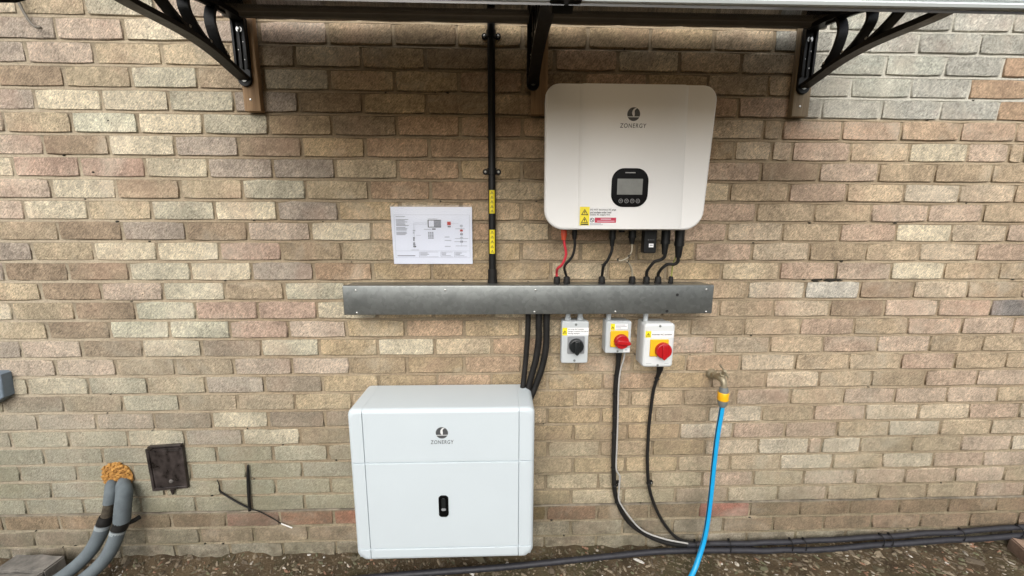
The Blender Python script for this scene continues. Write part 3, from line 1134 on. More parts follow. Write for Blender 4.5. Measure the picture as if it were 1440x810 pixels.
def bracket(cx):
    w = 0.0225
    b = MB()
    # wall plate: channel with two side ribs and a round foot
    foot = [(cx + w * math.sin(a), 1.894 - w * math.cos(a)) for a in [R(-90 + 180 * k / 10) for k in range(11)]]
    poly = foot + [(cx + w, 2.084), (cx - w, 2.084)]
    b.prism(poly, -0.0255, -0.034, 0.0015)
    for sx in (-1, 1):
        b.box(cx + sx * 0.0185 - 0.004, cx + sx * 0.0185 + 0.004, -0.043, -0.0338, 1.925, 2.078, 0.0012)
    b.box(cx - 0.003, cx + 0.003, -0.040, -0.0338, 1.925, 2.060, 0.0012)
    # arched arm
    arm = [(0.034, 2.081), (0.10, arm_z(0.10) + 0.010), (0.20, arm_z(0.20) + 0.010), (0.30, arm_z(0.30) + 0.010), (0.40, arm_z(0.40) + 0.010), (0.50, arm_z(0.50) + 0.010), (0.60, arm_z(0.60) + 0.010), (0.682, arm_z(0.682) + 0.012)]
    strip(b, arm, 0.016, cx - 0.019, cx + 0.019)
    strip(b, [(d, z - 0.011) for d, z in arm[1:-1]], 0.008, cx - 0.005, cx + 0.005)
    # lower brace
    dia = [(0.036, 1.896), (0.08, 1.905), (0.14, 1.919), (0.20, 1.928), (0.27, 1.931), (0.35, 1.927), (0.43, 1.921), (0.49, 1.921), (0.525, 1.913)]
    strip(b, dia, 0.013, cx - 0.018, cx + 0.018)
    strip(b, [(d, z + 0.009) for d, z in dia[1:-1]], 0.010, cx - 0.005, cx + 0.005)
    ob = b.build('bracket', 'black_cast', canopy)
    for pts in ([(0.118, 1.926), (0.150, 1.958), (0.167, 2.005), (0.160, 2.042), (0.146, 2.062)],
                [(0.186, 1.932), (0.228, 1.954), (0.258, 1.985), (0.264, 2.010), (0.258, 2.034)],
                [(0.262, 1.936), (0.302, 1.952), (0.340, 1.975), (0.352, 1.990), (0.350, 2.000)]):
        f = MB()
        strip(f, pts, 0.009, cx - 0.015, cx + 0.015)
        f.build('fin', 'black_cast', ob)
        f = MB()
        sd = -1 if cx > 0.11 else 1
        f.dome((cx + sd * 0.0155, -pts[0][0] - 0.008, pts[0][1] + 0.010), (sd, 0, 0), 0.004, 0.002)
        f.build('rivet_gap_dot', 'screw_steel', ob)  # pale dome standing in for bright wall showing through a gap
    for z, r in ((2.048, 0.0065), (1.895, 0.0065)):
        f = MB()
        f.cyl((cx, -0.034, z), (cx, -0.0365, z), r * 1.45, 14)
        f.dome((cx, -0.0365, z), (0, -1, 0), r, 0.005)
        f.ring((cx, -0.041, z), (0, -1, 0), r * 0.45, 0.0012)
        f.build('bolt', 'screw_steel', ob)
    for z, dx in ((2.01, 0.009), (1.985, -0.009), (1.955, 0.009)):
        f = MB()
        f.dome((cx + dx, -0.034, z), (0, -1, 0), 0.0028, 0.0015, 10)
        f.build('rivet_gap_dot', 'screw_steel', ob)
    return ob


for cx, lab in ((-0.869, 'left bracket, bolted to a brown batten'), (0.113, 'middle bracket, seen end on'), (1.076, 'right bracket, in front of the grey bricks')):
    bracket(cx)['label'] = lab
CL, CR, CJ = -0.905, 1.112, 0.117


def curved_sheet(xa, xb, name):
    b = MB()
    ds = [0.045 + (0.700 - 0.045) * i / 24 for i in range(25)]
    vs_ = []
    for d in ds:
        for x in (xa, xb):
            vs_ += [(x, -d, arm_z(d) + 0.0225), (x, -d, arm_z(d) + 0.0265)]
    fs = []
    for i in range(24):
        o_ = i * 4
        fs += [(o_, o_ + 2, o_ + 6, o_ + 4), (o_ + 1, o_ + 5, o_ + 7, o_ + 3), (o_, o_ + 4, o_ + 5, o_ + 1), (o_ + 2, o_ + 3, o_ + 7, o_ + 6)]
    fs += [(0, 1, 3, 2), (96, 98, 99, 97)]
    b.add(vs_, fs, 0, False)
    return b.build(name, 'tinted_sheet', canopy)


curved_sheet(CL, CJ - 0.004, 'sheet')
curved_sheet(CJ + 0.004, CR, 'sheet')
b = MB()
b.side_prism([(-0.044, 2.077), (-0.044, 2.1005), (-0.056, 2.0985), (-0.060, 2.086), (-0.058, 2.077)], CL, CR)
b.build('back_rail', 'bronze_rail', canopy)
b = MB()
n0 = len(b.v)
prof = [(-0.688, -0.004), (-0.699, -0.004), (-0.702, 0.000), (-0.700, 0.004), (-0.704, 0.006), (-0.706, 0.046), (-0.702, 0.050), (-0.688, 0.050)]
vs_ = [(CL, y, 1.800 + z) for y, z in prof] + [(CR, y, 1.8065 + z) for y, z in prof]
k = len(prof)
b.add(vs_, [(i, (i + 1) % k, k + (i + 1) % k, k + i) for i in range(k)] + [tuple(reversed(range(k))), tuple(range(k, 2 * k))])
b.build('front_rail', 'rail_sky_white', canopy)
b = MB()
b.box(CJ - 0.030, CJ + 0.028, -0.7115, -0.684, 1.797, 1.862, 0.004)
b.build('rail_joiner', 'black_plastic', canopy)
b = MB()
strip(b, [(0.05, arm_z(0.05) + 0.030), (0.25, arm_z(0.25) + 0.030), (0.45, arm_z(0.45) + 0.030), (0.68, arm_z(0.68) + 0.030)], 0.005, CJ - 0.022, CJ + 0.022)
b.build('joint_cover', 'black_plastic', canopy)

# ------------------------------------------------------------------ conduit
cd = thing('cable_conduit', (-0.032, -0.0185, 1.19), 'black vertical conduit with two yellow warning strips running down to the trunking', 'conduit')
b = MB()
b.tube([(-0.032, -0.0185, 1.19), (-0.032, -0.0185, 2.28)], 0.0135, 18, smooth_path=False)
b.build('pipe', 'black_plastic', cd)
b = MB()
b.cyl((-0.032, -0.0185, 1.19), (-0.032, -0.0185, 1.243), 0.0168, 18)
b.cyl((-0.032, -0.0185, 1.19), (-0.032, -0.0185, 1.203), 0.0185, 18)
b.build('coupler', 'black_rubber', cd)
b = MB()
b.cyl((-0.032, -0.0185, 2.098), (-0.032, -0.0185, 2.15), 0.0185, 18)
b.build('coupler', 'black_rubber', cd)
for z in (2.053, 1.600):
    b = MB()
    b.cyl((-0.032, -0.0185, z - 0.011), (-0.032, -0.0185, z + 0.011), 0.0168, 18)
    for sx in (-1, 1):
        b.prism(rrect(-0.032 + sx * 0.0235 - 0.010, -0.032 + sx * 0.0235 + 0.010, z - 0.010, z + 0.010, 0.0095, 5), -0.002, -0.008, 0.002)
    cl = b.build('saddle_clip', 'black_plastic', cd)
    for sx in (-1, 1):
        b = MB()
        b.dome((-0.032 + sx * 0.0235, -0.008, z), (0, -1, 0), 0.0048, 0.002)
        b.build('screw', 'screw_steel', cl)


def tri(mb, x, z, s, y, mi_line=1, mi_in=0):
    """Warning triangle: dark outline, inner field, flash."""
    def t(k, dy, mi):
        mb.add([(x - s * k, y - dy, z - s * 0.55 * k), (x + s * k, y - dy, z - s * 0.55 * k), (x, y - dy, z + s * 1.15 * k)], [(0, 1, 2)], mi)
    t(1.0, 0.0002, mi_line)
    t(0.66, 0.0004, mi_in)
    mb.add([(x - s * 0.10, y - 0.0006, z + s * 0.50), (x + s * 0.16, y - 0.0006, z + s * 0.5), (x + s * 0.12, y - 0.0006, z + s * 0.05), (x + s * 0.02, y - 0.0006, z - s * 0.32), (x - s * 0.14, y - 0.0006, z + s * 0.02)], [(4, 3, 2, 1, 0)], mi_line)


for za, zb, nt in ((1.450, 1.533, 5), (1.303, 1.391, 5)):
    b = MB()
    vs_, fs = [], []
    for i in range(9):
        a = R(-46 + 92 * i / 8)
        vs_ += [(-0.032 + 0.0138 * math.sin(a), -0.0185 - 0.0138 * math.cos(a), za), (-0.032 + 0.0138 * math.sin(a), -0.0185 - 0.0138 * math.cos(a), zb)]
    for i in range(8):
        fs.append((i * 2, i * 2 + 2, i * 2 + 3, i * 2 + 1))
    b.add(vs_, fs, 0, True)
    lb = b.build('warning_strip', 'label_yellow', cd)
    b = MB()
    for k in range(nt):
        tri(b, -0.032, za + (zb - za) * (k + 0.42) / nt, 0.0058, -0.0325, 0, 1)
    b.build('warning_mark', ['ink_black', 'label_yellow'], lb)

# ------------------------------------------------------------------ metal trunking
TX0, TX1, TZ0, TZ1, TY = -0.564, 0.780, 1.087, 1.193, -0.100
tk = thing('metal_trunking', (0.108, 0, TZ0), 'long bare galvanised steel cable trunking fixed horizontally across the wall', 'trunking')
b = MB()
b.box(TX0 + 0.002, TX1 - 0.002, TY + 0.0075, -0.001, TZ0 + 0.002, TZ1 - 0.0015, 0.0008)
b.build('body', 'galvanised', tk)
b = MB()
b.box(TX0, TX1, TY, TY + 0.0070, TZ0, TZ1, 0.0030, 0, 4)
b.box(TX0, TX1, TY + 0.0071, TY + 0.018, TZ1 - 0.0012, TZ1 + 0.0008)
b.box(TX0, TX1, TY + 0.0071, TY + 0.018, TZ0 - 0.0008, TZ0 + 0.0012)
b.build('lid', 'galvanised', tk)
for x, z in ((-0.517, 1.177), (-0.518, 1.095), (0.125, 1.177), (0.122, 1.096), (0.758, 1.094), (0.752, 1.178), (-0.2, 1.1775), (0.42, 1.0955)):
    b = MB()
    b.dome((x, TY, z), (0, -1, 0), 0.0042, 0.002)
    b.build('screw', 'screw_steel', tk)
for x, z in ((0.645, 1.158), (0.611, 1.097)):
    b = MB()
    b.cyl((x, TY + 0.0008, z), (x, TY - 0.0006, z), 0.0055, 14)
    b.build('knockout', 'ink_black', tk)
GL = [0.209, 0.246, 0.378, 0.493, 0.547, 0.591, 0.640]
for i, x in enumerate(GL):
    b = MB()
    r = 0.0125 if i < 6 else 0.009
    b.cyl((x, -0.05, TZ1), (x, -0.05, TZ1 + 0.007), r * 1.08, 6)
    b.cyl((x, -0.05, TZ1 + 0.007), (x, -0.05, TZ1 + 0.027), r, 14, 0, r * 0.93, 0.005)
    b.build('cable_gland', 'black_rubber', tk)

# ------------------------------------------------------------------ printed sheet
pp = thing('wiring_diagram', (-0.256, -0.004, 1.262), 'white printed wiring diagram in a clear sleeve taped to the bricks', 'diagram')
PX0, PX1, PZ0, PZ1 = -0.407, -0.107, 1.262, 1.474
b = MB()
nxp = 12
vs_, fs = [], []
for j in range(9):
    for i in range(nxp + 1):
        u, v = i / nxp, j / 8
        y = -0.0045 - 0.004 * (abs(u - 0.5) * 2) ** 3 * (0.4 + 0.6 * v) - 0.0012 * noise.noise(Vector((u * 3, v * 2, 1)))
        vs_.append((PX0 + (PX1 - PX0) * u + 0.004 * (1 - v) * (1 - u), y, PZ0 + (PZ1 - PZ0) * v))
for j in range(8):
    for i in range(nxp):
        fs.append((j * (nxp + 1) + i, j * (nxp + 1) + i + 1, (j + 1) * (nxp + 1) + i + 1, (j + 1) * (nxp + 1) + i))
b.add(vs_, fs, 0, True)
pg = b.build('page', 'paper', pp)


def py(x, z):
    u, v = (x - PX0) / (PX1 - PX0), (z - PZ0) / (PZ1 - PZ0)
    return -0.0045 - 0.004 * (abs(u - 0.5) * 2) ** 3 * (0.4 + 0.6 * v) - 0.0012 * noise.noise(Vector((u * 3, v * 2, 1))) - 0.0005


b = MB()
W_, H_ = PX1 - PX0, PZ1 - PZ0


def pr(u0, u1, v0, v1, mi, n=1):
    """Printed bar; u to the right, v downwards, both 0 to 1 over the page."""
    for k in range(n):
        a, c = u0 + (u1 - u0) * k / n, u0 + (u1 - u0) * (k + 1) / n
        P4 = [(PX0 + a * W_, PZ1 - v1 * H_), (PX0 + c * W_, PZ1 - v1 * H_), (PX0 + c * W_, PZ1 - v0 * H_), (PX0 + a * W_, PZ1 - v0 * H_)]
        b.quad(*[(x, py(x, z) - 0.0002 * mi, z) for x, z in P4], mi)


LW = 0.0032
rnd = random.Random(8)
for v in (0.135, 0.885):
    pr(0.04, 0.97, v, v + 0.004, 2, 8)
pr(0.04, 0.97, 0.765, 0.769, 2, 8)
for u in (0.04, 0.967):
    for k in range(6):
        pr(u, u + LW, 0.135 + 0.75 * k / 6, 0.135 + 0.75 * (k + 1) / 6, 2)
for v0, n_ in ((0.165, 1), (0.215, 6), (0.355, 3), (0.435, 3)):
    for k in range(n_):
        pr(0.06, 0.06 + rnd.uniform(0.10, 0.155), v0 + k * 0.0205, v0 + k * 0.0205 + 0.010, 1, 2)
pr(0.45, 0.615, 0.225, 0.235, 0)
pr(0.45, 0.615, 0.345, 0.355, 0)
pr(0.45, 0.46, 0.235, 0.345, 0)
pr(0.525, 0.615, 0.236, 0.344, 1)
pr(0.545, 0.60, 0.30, 0.33, 0)
pr(0.455, 0.57, 0.205, 0.213, 1, 2)
pr(0.50, 0.545, 0.375, 0.392, 0)
pr(0.40, 0.49, 0.385, 0.392, 1)
for k in range(5):
    for q in range(3):
        pr(0.45 + q * 0.024, 0.468 + q * 0.024, 0.435 + k * 0.025, 0.452 + k * 0.025, 1)
pr(0.69, 0.735, 0.255, 0.315, 3)
pr(0.703, 0.722, 0.268, 0.300, 0)
pr(0.695, 0.732, 0.335, 0.350, 0)
pr(0.275, 0.279, 0.28, 0.72, 2, 2)
for v in (0.40, 0.44, 0.53, 0.565, 0.62, 0.65, 0.68):
    pr(0.262, 0.262 + rnd.uniform(0.018, 0.034), v, v + 0.022, 0 if v > 0.5 else 2)
pr(0.28, 0.45, 0.275, 0.280, 2, 2)
pr(0.28, 0.45, 0.300, 0.304, 2, 2)
pr(0.30, 0.36, 0.49, 0.496, 2)
pr(0.235, 0.33, 0.748, 0.754, 1, 2)
pr(0.736, 0.83, 0.285, 0.289, 2)
pr(0.862, 0.866, 0.30, 0.69, 2, 2)
for v, mi in ((0.31, 2), (0.39, 3), (0.40, 0), (0.455, 1), (0.52, 2), (0.585, 1)):
    pr(0.848, 0.882, v, v + (0.035 if mi != 0 else 0.016), mi)
for v in (0.375, 0.545, 0.60, 0.675):
    pr(0.79 + rnd.uniform(-0.02, 0.03), 0.90 + rnd.uniform(0, 0.05), v, v + 0.007, 1, 2)
for v in (0.515, 0.575, 0.68):
    pr(0.655, 0.655 + rnd.uniform(0.04, 0.10), v, v + 0.014, 2)
pr(0.06, 0.28, 0.845, 0.862, 1, 3)
for u0, u1 in ((0.33, 0.57), (0.60, 0.75), (0.77, 0.93)):
    pr(u0, u1, 0.785, 0.789, 1, 3)
    pr(u0, u1, 0.870, 0.874, 1, 3)
    pr(u0, u0 + LW, 0.785, 0.872, 1)
    for k in range(3):
        pr(u0 + 0.012, u0 + rnd.uniform(0.06, 0.13), 0.80 + k * 0.022, 0.810 + k * 0.022, 1 if k < 2 else 2)
b.build('printed_diagram', ['ink_black', 'ink_grey', 'ink_pale', 'ink_red'], pg)
b = MB()
b.add([(x + (0.002 if x > -0.2 else -0.001), y - 0.0022, z + (0.006 if k >= 8 * 13 else -0.0015 if k < 13 else 0)) for k, (x, y, z) in enumerate(vs_)], fs, 0, True)
b.build('plastic_sleeve', 'clear_plastic', pp)

# ------------------------------------------------------------------ inverter
iv = thing('solar_inverter', (0.413, 0, 1.393), 'large white wall mounted inverter with small black display under the canopy', 'inverter')
b = MB()
b.box(0.205, 0.625, -0.085, -0.004, 1.43, 1.81, 0.006)
for k in range(14):
    x = 0.215 + k * 0.0305
    b.box(x, x + 0.006, -0.0795, -0.012, 1.81, 1.822)
b.build('heat_sink', 'heatsink', iv)
b = MB()
IY = -0.180
outer = rrect(0.140, 0.689, 1.393, 1.846, 0.045, 7, 0.143, 0.677, 0.066)
n = len(outer)
bk = inset(outer, 0.013)
b.add([(x, -0.078, z) for x, z in bk] + [(x, IY + 0.050, z) for x, z in inset(outer, 0.004)] + [(x, IY + 0.008, z) for x, z in outer],
      [(q * n + i, q * n + (i + 1) % n, (q + 1) * n + (i + 1) % n, (q + 1) * n + i) for q in range(2) for i in range(n)], 0, True)
b.add([(x, -0.078, z) for x, z in bk], [tuple(reversed(range(n)))])
rings = []
for k in range(7):
    a = k / 6 * math.pi / 2
    rings.append([(x, IY + 0.008 - 0.008 * math.sin(a) - 0.0, z) for x, z in inset(outer, 0.008 * (1 - math.cos(a)))])
n = len(outer)
vs_ = [p for r in rings for p in r]
fs = [(r * n + i, r * n + (i + 1) % n, (r + 1) * n + (i + 1) % n, (r + 1) * n + i) for r in range(6) for i in range(n)]
b.add(vs_, fs, 0, True)
b.add(rings[-1], [tuple(range(n))])
cover = b.build('cover', 'white_enamel', iv)
# raised middle field with long sloping shoulders
b = MB()
xl0, xl1, xr0, xr1 = 0.250, 0.263, 0.578, 0.590
vs_ = []
for z in (1.3965, 1.8425):
    t = (z - 1.393) / 0.453
    dx = -0.006 * t
    vs_ += [(xl0 + 0.004 - 0.006 * t, IY - 0.0001, z), (xl1 + 0.003 - 0.006 * t, IY - 0.0075, z), (xr0 + 0.012 - 0.012 * t, IY - 0.0075, z), (xr1 + 0.012 - 0.010 * t, IY - 0.0001, z)]
b.add(vs_, [(0, 1, 5, 4), (1, 2, 6, 5), (2, 3, 7, 6)])
b.add([vs_[0], vs_[1], vs_[2], vs_[3]], [(3, 2, 1, 0)])
b.add([vs_[4], vs_[5], vs_[6], vs_[7]], [(0, 1, 2, 3)])
b.build('front_panel', 'white_enamel', cover)
FY = IY - 0.0075


def logo(parent, cx, cz, r, tx0, tx1, tz0, tz1, y):
    """Round emblem: dark disc with a pale upswept flame and horizon line, and the wordmark below."""
    b = MB()
    N = 36
    b.add([(cx + r * math.cos(2 * math.pi * k / N), y - 0.0003, cz + r * math.sin(2 * math.pi * k / N)) for k in range(N)], [tuple(range(N))], 0)
    # S-shaped flame, from the line up and over to the right
    L = [(-0.02, -0.33), (-0.20, -0.10), (-0.27, 0.15), (-0.22, 0.45), (-0.05, 0.72), (0.22, 0.90), (0.52, 0.87)]
    Rr = [(0.10, -0.33), (0.16, -0.05), (0.16, 0.16), (0.12, 0.38), (0.16, 0.58), (0.30, 0.72), (0.52, 0.87)]
    vv_ = []
    for (a, c), (d, e) in zip(L, Rr):
        vv_ += [(cx + a * r, y - 0.0006, cz + c * r), (cx + d * r, y - 0.0006, cz + e * r)]
    b.add(vv_, [(i * 2, i * 2 + 1, i * 2 + 3, i * 2 + 2) for i in range(6)], 1)
    b.panel(cx - 0.92 * r, cx + 0.92 * r, cz - 0.45 * r, cz - 0.34 * r, y - 0.0006, 1)
    b.build('emblem', ['logo_grey', 'logo_light'], parent)
    b = MB()
    b.text('ZONERGY', tx0, tz0, tx1 - tx0, tz1 - tz0, y - 0.0004, 0, 0.08, 1.18, 0.010)
    b.build('wordmark', 'logo_grey', parent)


logo(cover, 0.4195, 1.754, 0.0205, 0.3775, 0.4620, 1.7130, 1.7262, FY)
b = MB()
b.prism(rrect(0.359, 0.479, 1.4675, 1.590, 0.040, 8), FY + 0.001, FY - 0.0045, 0.003)
dp = b.build('display_panel', 'gloss_black', iv)
b = MB()
b.panel(0.3765, 0.4595, 1.5065, 1.5565, FY - 0.0049)
b.build('screen', 'screen_grey', dp)
b = MB()
b.panel(0.401, 0.434, 1.574, 1.577, FY - 0.0049)
b.build('status_light', 'button_ring', dp)
for x in (0.390, 0.409, 0.428, 0.4465):
    b = MB()
    b.ring((x, FY - 0.0050, 1.4865), (0, -1, 0), 0.0062, 0.0007, 18, 5)
    b.panel(x - 0.003, x + 0.003, 1.4858, 1.4875, FY - 0.0052)
    b.build('button', 'button_ring', dp)
b = MB()
LY = FY - 0.0008
b.panel(0.2585, 0.2905, 1.4075, 1.4675, LY, 0)
b.panel(0.2905, 0.3830, 1.4075, 1.4665, LY, 2)
for z in (1.4485, 1.4235):
    tri(b, 0.2745, z - 0.001, 0.0118, LY - 0.0002, 1, 0)
b.panel(0.262, 0.287, 1.409, 1.4135, LY - 0.0004, 1)
b.panel(0.3085, 0.3790, 1.4165, 1.4330, LY - 0.0003, 3)
b.text('DO NOT disconnect DC plugs', 0.2925, 1.4545, 0.085, 0.0065, LY - 0.0006, 1)
b.text('and sockets under load', 0.2925, 1.4465, 0.069, 0.0065, LY - 0.0006, 1)
b.text('isolate AC supply first', 0.2925, 1.4385, 0.066, 0.0065, LY - 0.0006, 1)
b.panel(0.328, 0.362, 1.4270, 1.4295, LY - 0.0006, 4)
b.panel(0.316, 0.374, 1.4205, 1.4225, LY - 0.0006, 4)
b.ring((0.2995, LY - 0.0006, 1.4250), (0, -1, 0), 0.0062, 0.0009, 20, 4, 1)
b.add([(0.2948, LY - 0.0009, 1.4284), (0.2962, LY - 0.0009, 1.4298), (0.3042, LY - 0.0009, 1.4216), (0.3028, LY - 0.0009, 1.4202)], [(3, 2, 1, 0)], 1)
b.panel(0.2925, 0.330, 1.4125, 1.4140, LY - 0.0005, 5)
b.panel(0.2925, 0.336, 1.4095, 1.4108, LY - 0.0005, 5)
b.build('warning_label', ['label_yellow', 'ink_black', 'label_white', 'label_red', 'label_pink', 'ink_grey'], cover)
# plugs and stick under the inverter
PY = -0.10
IB = 1.394
plugs = [(0.2225, 1.357, 0.0105, 'plug_red', 'red plug'), (0.2605, 1.360, 0.0095, 'black_plastic', None), (0.396, 1.335, 0.0115, 'black_plastic', None), (0.4665, 1.343, 0.013, 'black_plastic', None), (0.587, 1.306, 0.015, 'black_plastic', None), (0.638, 1.294, 0.016, 'black_plastic', None)]
for i, (x, z, r, mt, lab) in enumerate(plugs):
    b = MB()
    b.cyl((x, PY, 1.44), (x, PY, z + (IB - z) * 0.45), r, 16)
    b.cyl((x, PY, z + (IB - z) * 0.50), (x, PY, z), r * 0.92, 8 if i in (2, 4) else 16, 0, r * (0.62 if i > 1 else 0.8))
    b.cyl((x, PY, z + (IB - z) * 0.56), (x, PY, z + (IB - z) * 0.42), r * 1.07, 12)
    o = b.build('plug', mt, iv)
    if lab:
        o['label'] = lab
b = MB()
b.prism(rrect(0.5045, 0.5495, 1.311, 1.440, 0.005, 3), PY + 0.012, PY - 0.016, 0.003)
st = b.build('data_stick', 'black_plastic', iv)
b = MB()
b.panel(0.522, 0.5385, 1.332, 1.345, PY - 0.0165, 0)
b.panel(0.525, 0.5355, 1.337, 1.3405, PY - 0.0168, 1)
b.build('sticker', ['label_white', 'ink_grey'], st)
for k in range(4):
    b = MB()
    b.dome((0.519 + k * 0.0065, PY - 0.016, 1.358), (0, -1, 0), 0.0012, 0.0006, 8)
    b.build('indicator', 'button_ring', st)
b = MB()
b.cyl((0.428, PY, 1.44), (0.428, PY, 1.384), 0.011, 14)
b.build('blanking_plug', 'black_plastic', iv)

# ------------------------------------------------------------------ cables between inverter and trunking
GT = TZ1 + 0.024


def cable(pts, r, mat, name, label, group=None, n=10, cat='cable', sub=6):
    b = MB()
    b.tube(pts, r, n, sub=sub)
    return single(b, name, mat, pts[0], label, cat, group)


grp = 'cables from the inverter down to the trunking'
cable([(0.2225, PY, 1.36), (0.227, -0.098, 1.337), (0.233, -0.094, 1.305), (0.222, -0.088, 1.270), (0.207, -0.075, 1.252), (0.207, -0.055, 1.235), (0.209, -0.05, GT)], 0.0048, 'cable_red', 'power_cable', 'red cable curving from the red plug to the trunking', grp)
cable([(0.2605, PY, 1.362), (0.263, -0.098, 1.335), (0.256, -0.092, 1.298), (0.232, -0.084, 1.264), (0.236, -0.065, 1.240), (0.246, -0.05, GT)], 0.0046, 'black_rubber', 'power_cable', 'black cable crossing just right of the red cable', grp)
c3 = cable([(0.396, PY, 1.338), (0.396, -0.098, 1.318), (0.386, -0.092, 1.287), (0.374, -0.082, 1.264), (0.376, -0.062, 1.24), (0.378, -0.05, GT)], 0.0052, 'black_rubber', 'power_cable', 'lone black cable under the middle of the inverter, tied halfway', grp)
b = MB()
b.ring((0.3745, -0.083, 1.266), (0.3, -0.3, 1), 0.0058, 0.0016)
b.tube([(0.370, -0.089, 1.266), (0.361, -0.093, 1.268)], 0.0014, 6, smooth_path=False)
b.build('cable_tie', 'black_plastic', c3, origin=c3.location)
c4 = cable([(0.4665, PY, 1.345), (0.469, -0.097, 1.322), (0.463, -0.092, 1.300), (0.450, -0.090, 1.288), (0.430, -0.092, 1.282), (0.418, -0.09, 1.287)], 0.0030, 'cable_cream', 'signal_wire', 'thin cream wire looping under the inverter, its end curled left', grp)
for p in ((0.4605, -0.091, 1.297), (0.421, -0.091, 1.286)):
    b = MB()
    b.ring(p, (1, 0, 0.4), 0.004, 0.0018, 12, 5)
    b.tube([(p[0], p[1] - 0.003, p[2]), (p[0] + 0.003, p[1] - 0.008, p[2] + 0.009)], 0.0014, 6, smooth_path=False)
    b.build('cable_tie', 'black_plastic', c4, origin=c4.location)
c4 = cable([(0.452, -0.090, 1.283), (0.462, -0.085, 1.276), (0.478, -0.070, 1.258), (0.489, -0.055, 1.238), (0.493, -0.05, GT)], 0.0036, 'cable_cream', 'signal_wire', 'short cream wire rising from its gland to the tied loop', grp)
b = MB()
b.ring((0.460, -0.086, 1.278), (1, 0, -0.6), 0.0045, 0.0018, 12, 5)
b.build('cable_tie', 'black_plastic', c4, origin=c4.location)
cable([(0.587, PY, 1.31), (0.589, -0.098, 1.298), (0.580, -0.09, 1.286), (0.560, -0.084, 1.278), (0.547, -0.075, 1.258), (0.543, -0.06, 1.238), (0.547, -0.05, GT)], 0.0058, 'black_rubber', 'power_cable', 'black cable bending left from the plug beside the data stick', grp)
cable([(0.638, PY, 1.297), (0.640, -0.096, 1.279), (0.630, -0.088, 1.269), (0.608, -0.082, 1.268), (0.592, -0.072, 1.250), (0.588, -0.058, 1.232), (0.591, -0.05, GT)], 0.0058, 'black_rubber', 'power_cable', 'rightmost thick black cable under the inverter bending left', grp)
cable([(0.640, -0.05, GT - 0.006), (0.641, -0.052, 1.23), (0.641, -0.056, 1.265), (0.640, -0.075, 1.30), (0.630, -0.085, 1.36), (0.626, -0.083, 1.42)], 0.0022, 'cable_green', 'earth_wire', 'thin green-yellow earth wire rising from the rightmost small gland', grp)

# ------------------------------------------------------------------ isolator switches
ISO = 'isolator switches under the trunking'


def knob_turn(mb, cx, cz, r, y, ang, mi=0, grip=0.0115):
    """Round rotary handle with a raised grip bar pointing along ang (degrees, 0 = right)."""
    mb.cyl((cx, y, cz), (cx, y - 0.016, cz), r, 28, mi, r * 0.95, 0.003)
    ca_, sa = math.cos(R(ang)), math.sin(R(ang))
    w, l1, l2 = r * 0.30, r * 1.12, r * 0.80
    pts = [(-l2, -w), (l1 * 0.8, -w * 0.9), (l1, 0), (l1 * 0.8, w * 0.9), (-l2, w)]
    poly = [(cx + a * ca_ - c * sa, cz + a * sa + c * ca_) for a, c in pts]
    mb.prism(poly, y - 0.0155, y - 0.0155 - grip, min(0.003, grip * 0.4), mi)


t = thing('isolator_switch', (0.279, 0, 0.889), 'grey isolator box with black rotary knob and white label, leftmost of the three', 'switch', ISO)
b = MB()
b.prism(rrect(0.236, 0.329, 0.884, 1.047, 0.006, 3), -0.0015, -0.048, 0.0)
b.build('base', 'pvc_grey', t)
b = MB()
b.prism(rrect(0.2285, 0.330, 0.889, 1.053, 0.006, 3), -0.0485, -0.075, 0.004)
lid = b.build('lid', 'pvc_grey', t)
for x, z in ((0.281, 1.041), (0.279, 0.900)):
    b = MB()
    b.cyl((x, -0.0745, z), (x, -0.0762, z), 0.0048, 12)
    b.build('screw', 'fitting_grey', lid)
b = MB()
b.prism(rrect(0.2505, 0.3155, 0.9275, 0.9955, 0.004, 3), -0.0745, -0.0785, 0.001)
fp = b.build('faceplate', 'plate_grey', t)
b = MB()
knob_turn(b, 0.283, 0.9600, 0.0285, -0.0785, -90)
b.build('knob', 'knob_black', t)
b = MB()
b.panel(0.2305, 0.2485, 0.999, 1.0290, -0.0754, 0)
b.panel(0.2485, 0.3295, 0.999, 1.0290, -0.0754, 2)
tri(b, 0.2393, 1.0105, 0.0080, -0.0756, 1, 0)
b.text('PV array DC isolator', 0.252, 1.0195, 0.060, 0.0055, -0.0758, 1)
b.text('Danger contains live parts', 0.252, 1.0115, 0.075, 0.0055, -0.0758, 1)
b.text('during daylight', 0.252, 1.0035, 0.044, 0.0055, -0.0758, 1)
b.build('warning_label', ['label_yellow', 'ink_black', 'label_white'], t)
for x in (0.256, 0.303):
    b = MB()
    b.cyl((x, -0.04, 1.05), (x, -0.04, TZ0), 0.0095, 14)
    b.cyl((x, -0.04, 1.05), (x, -0.04, 1.062), 0.0125, 6)
    b.build('gland', 'pvc_grey', t)

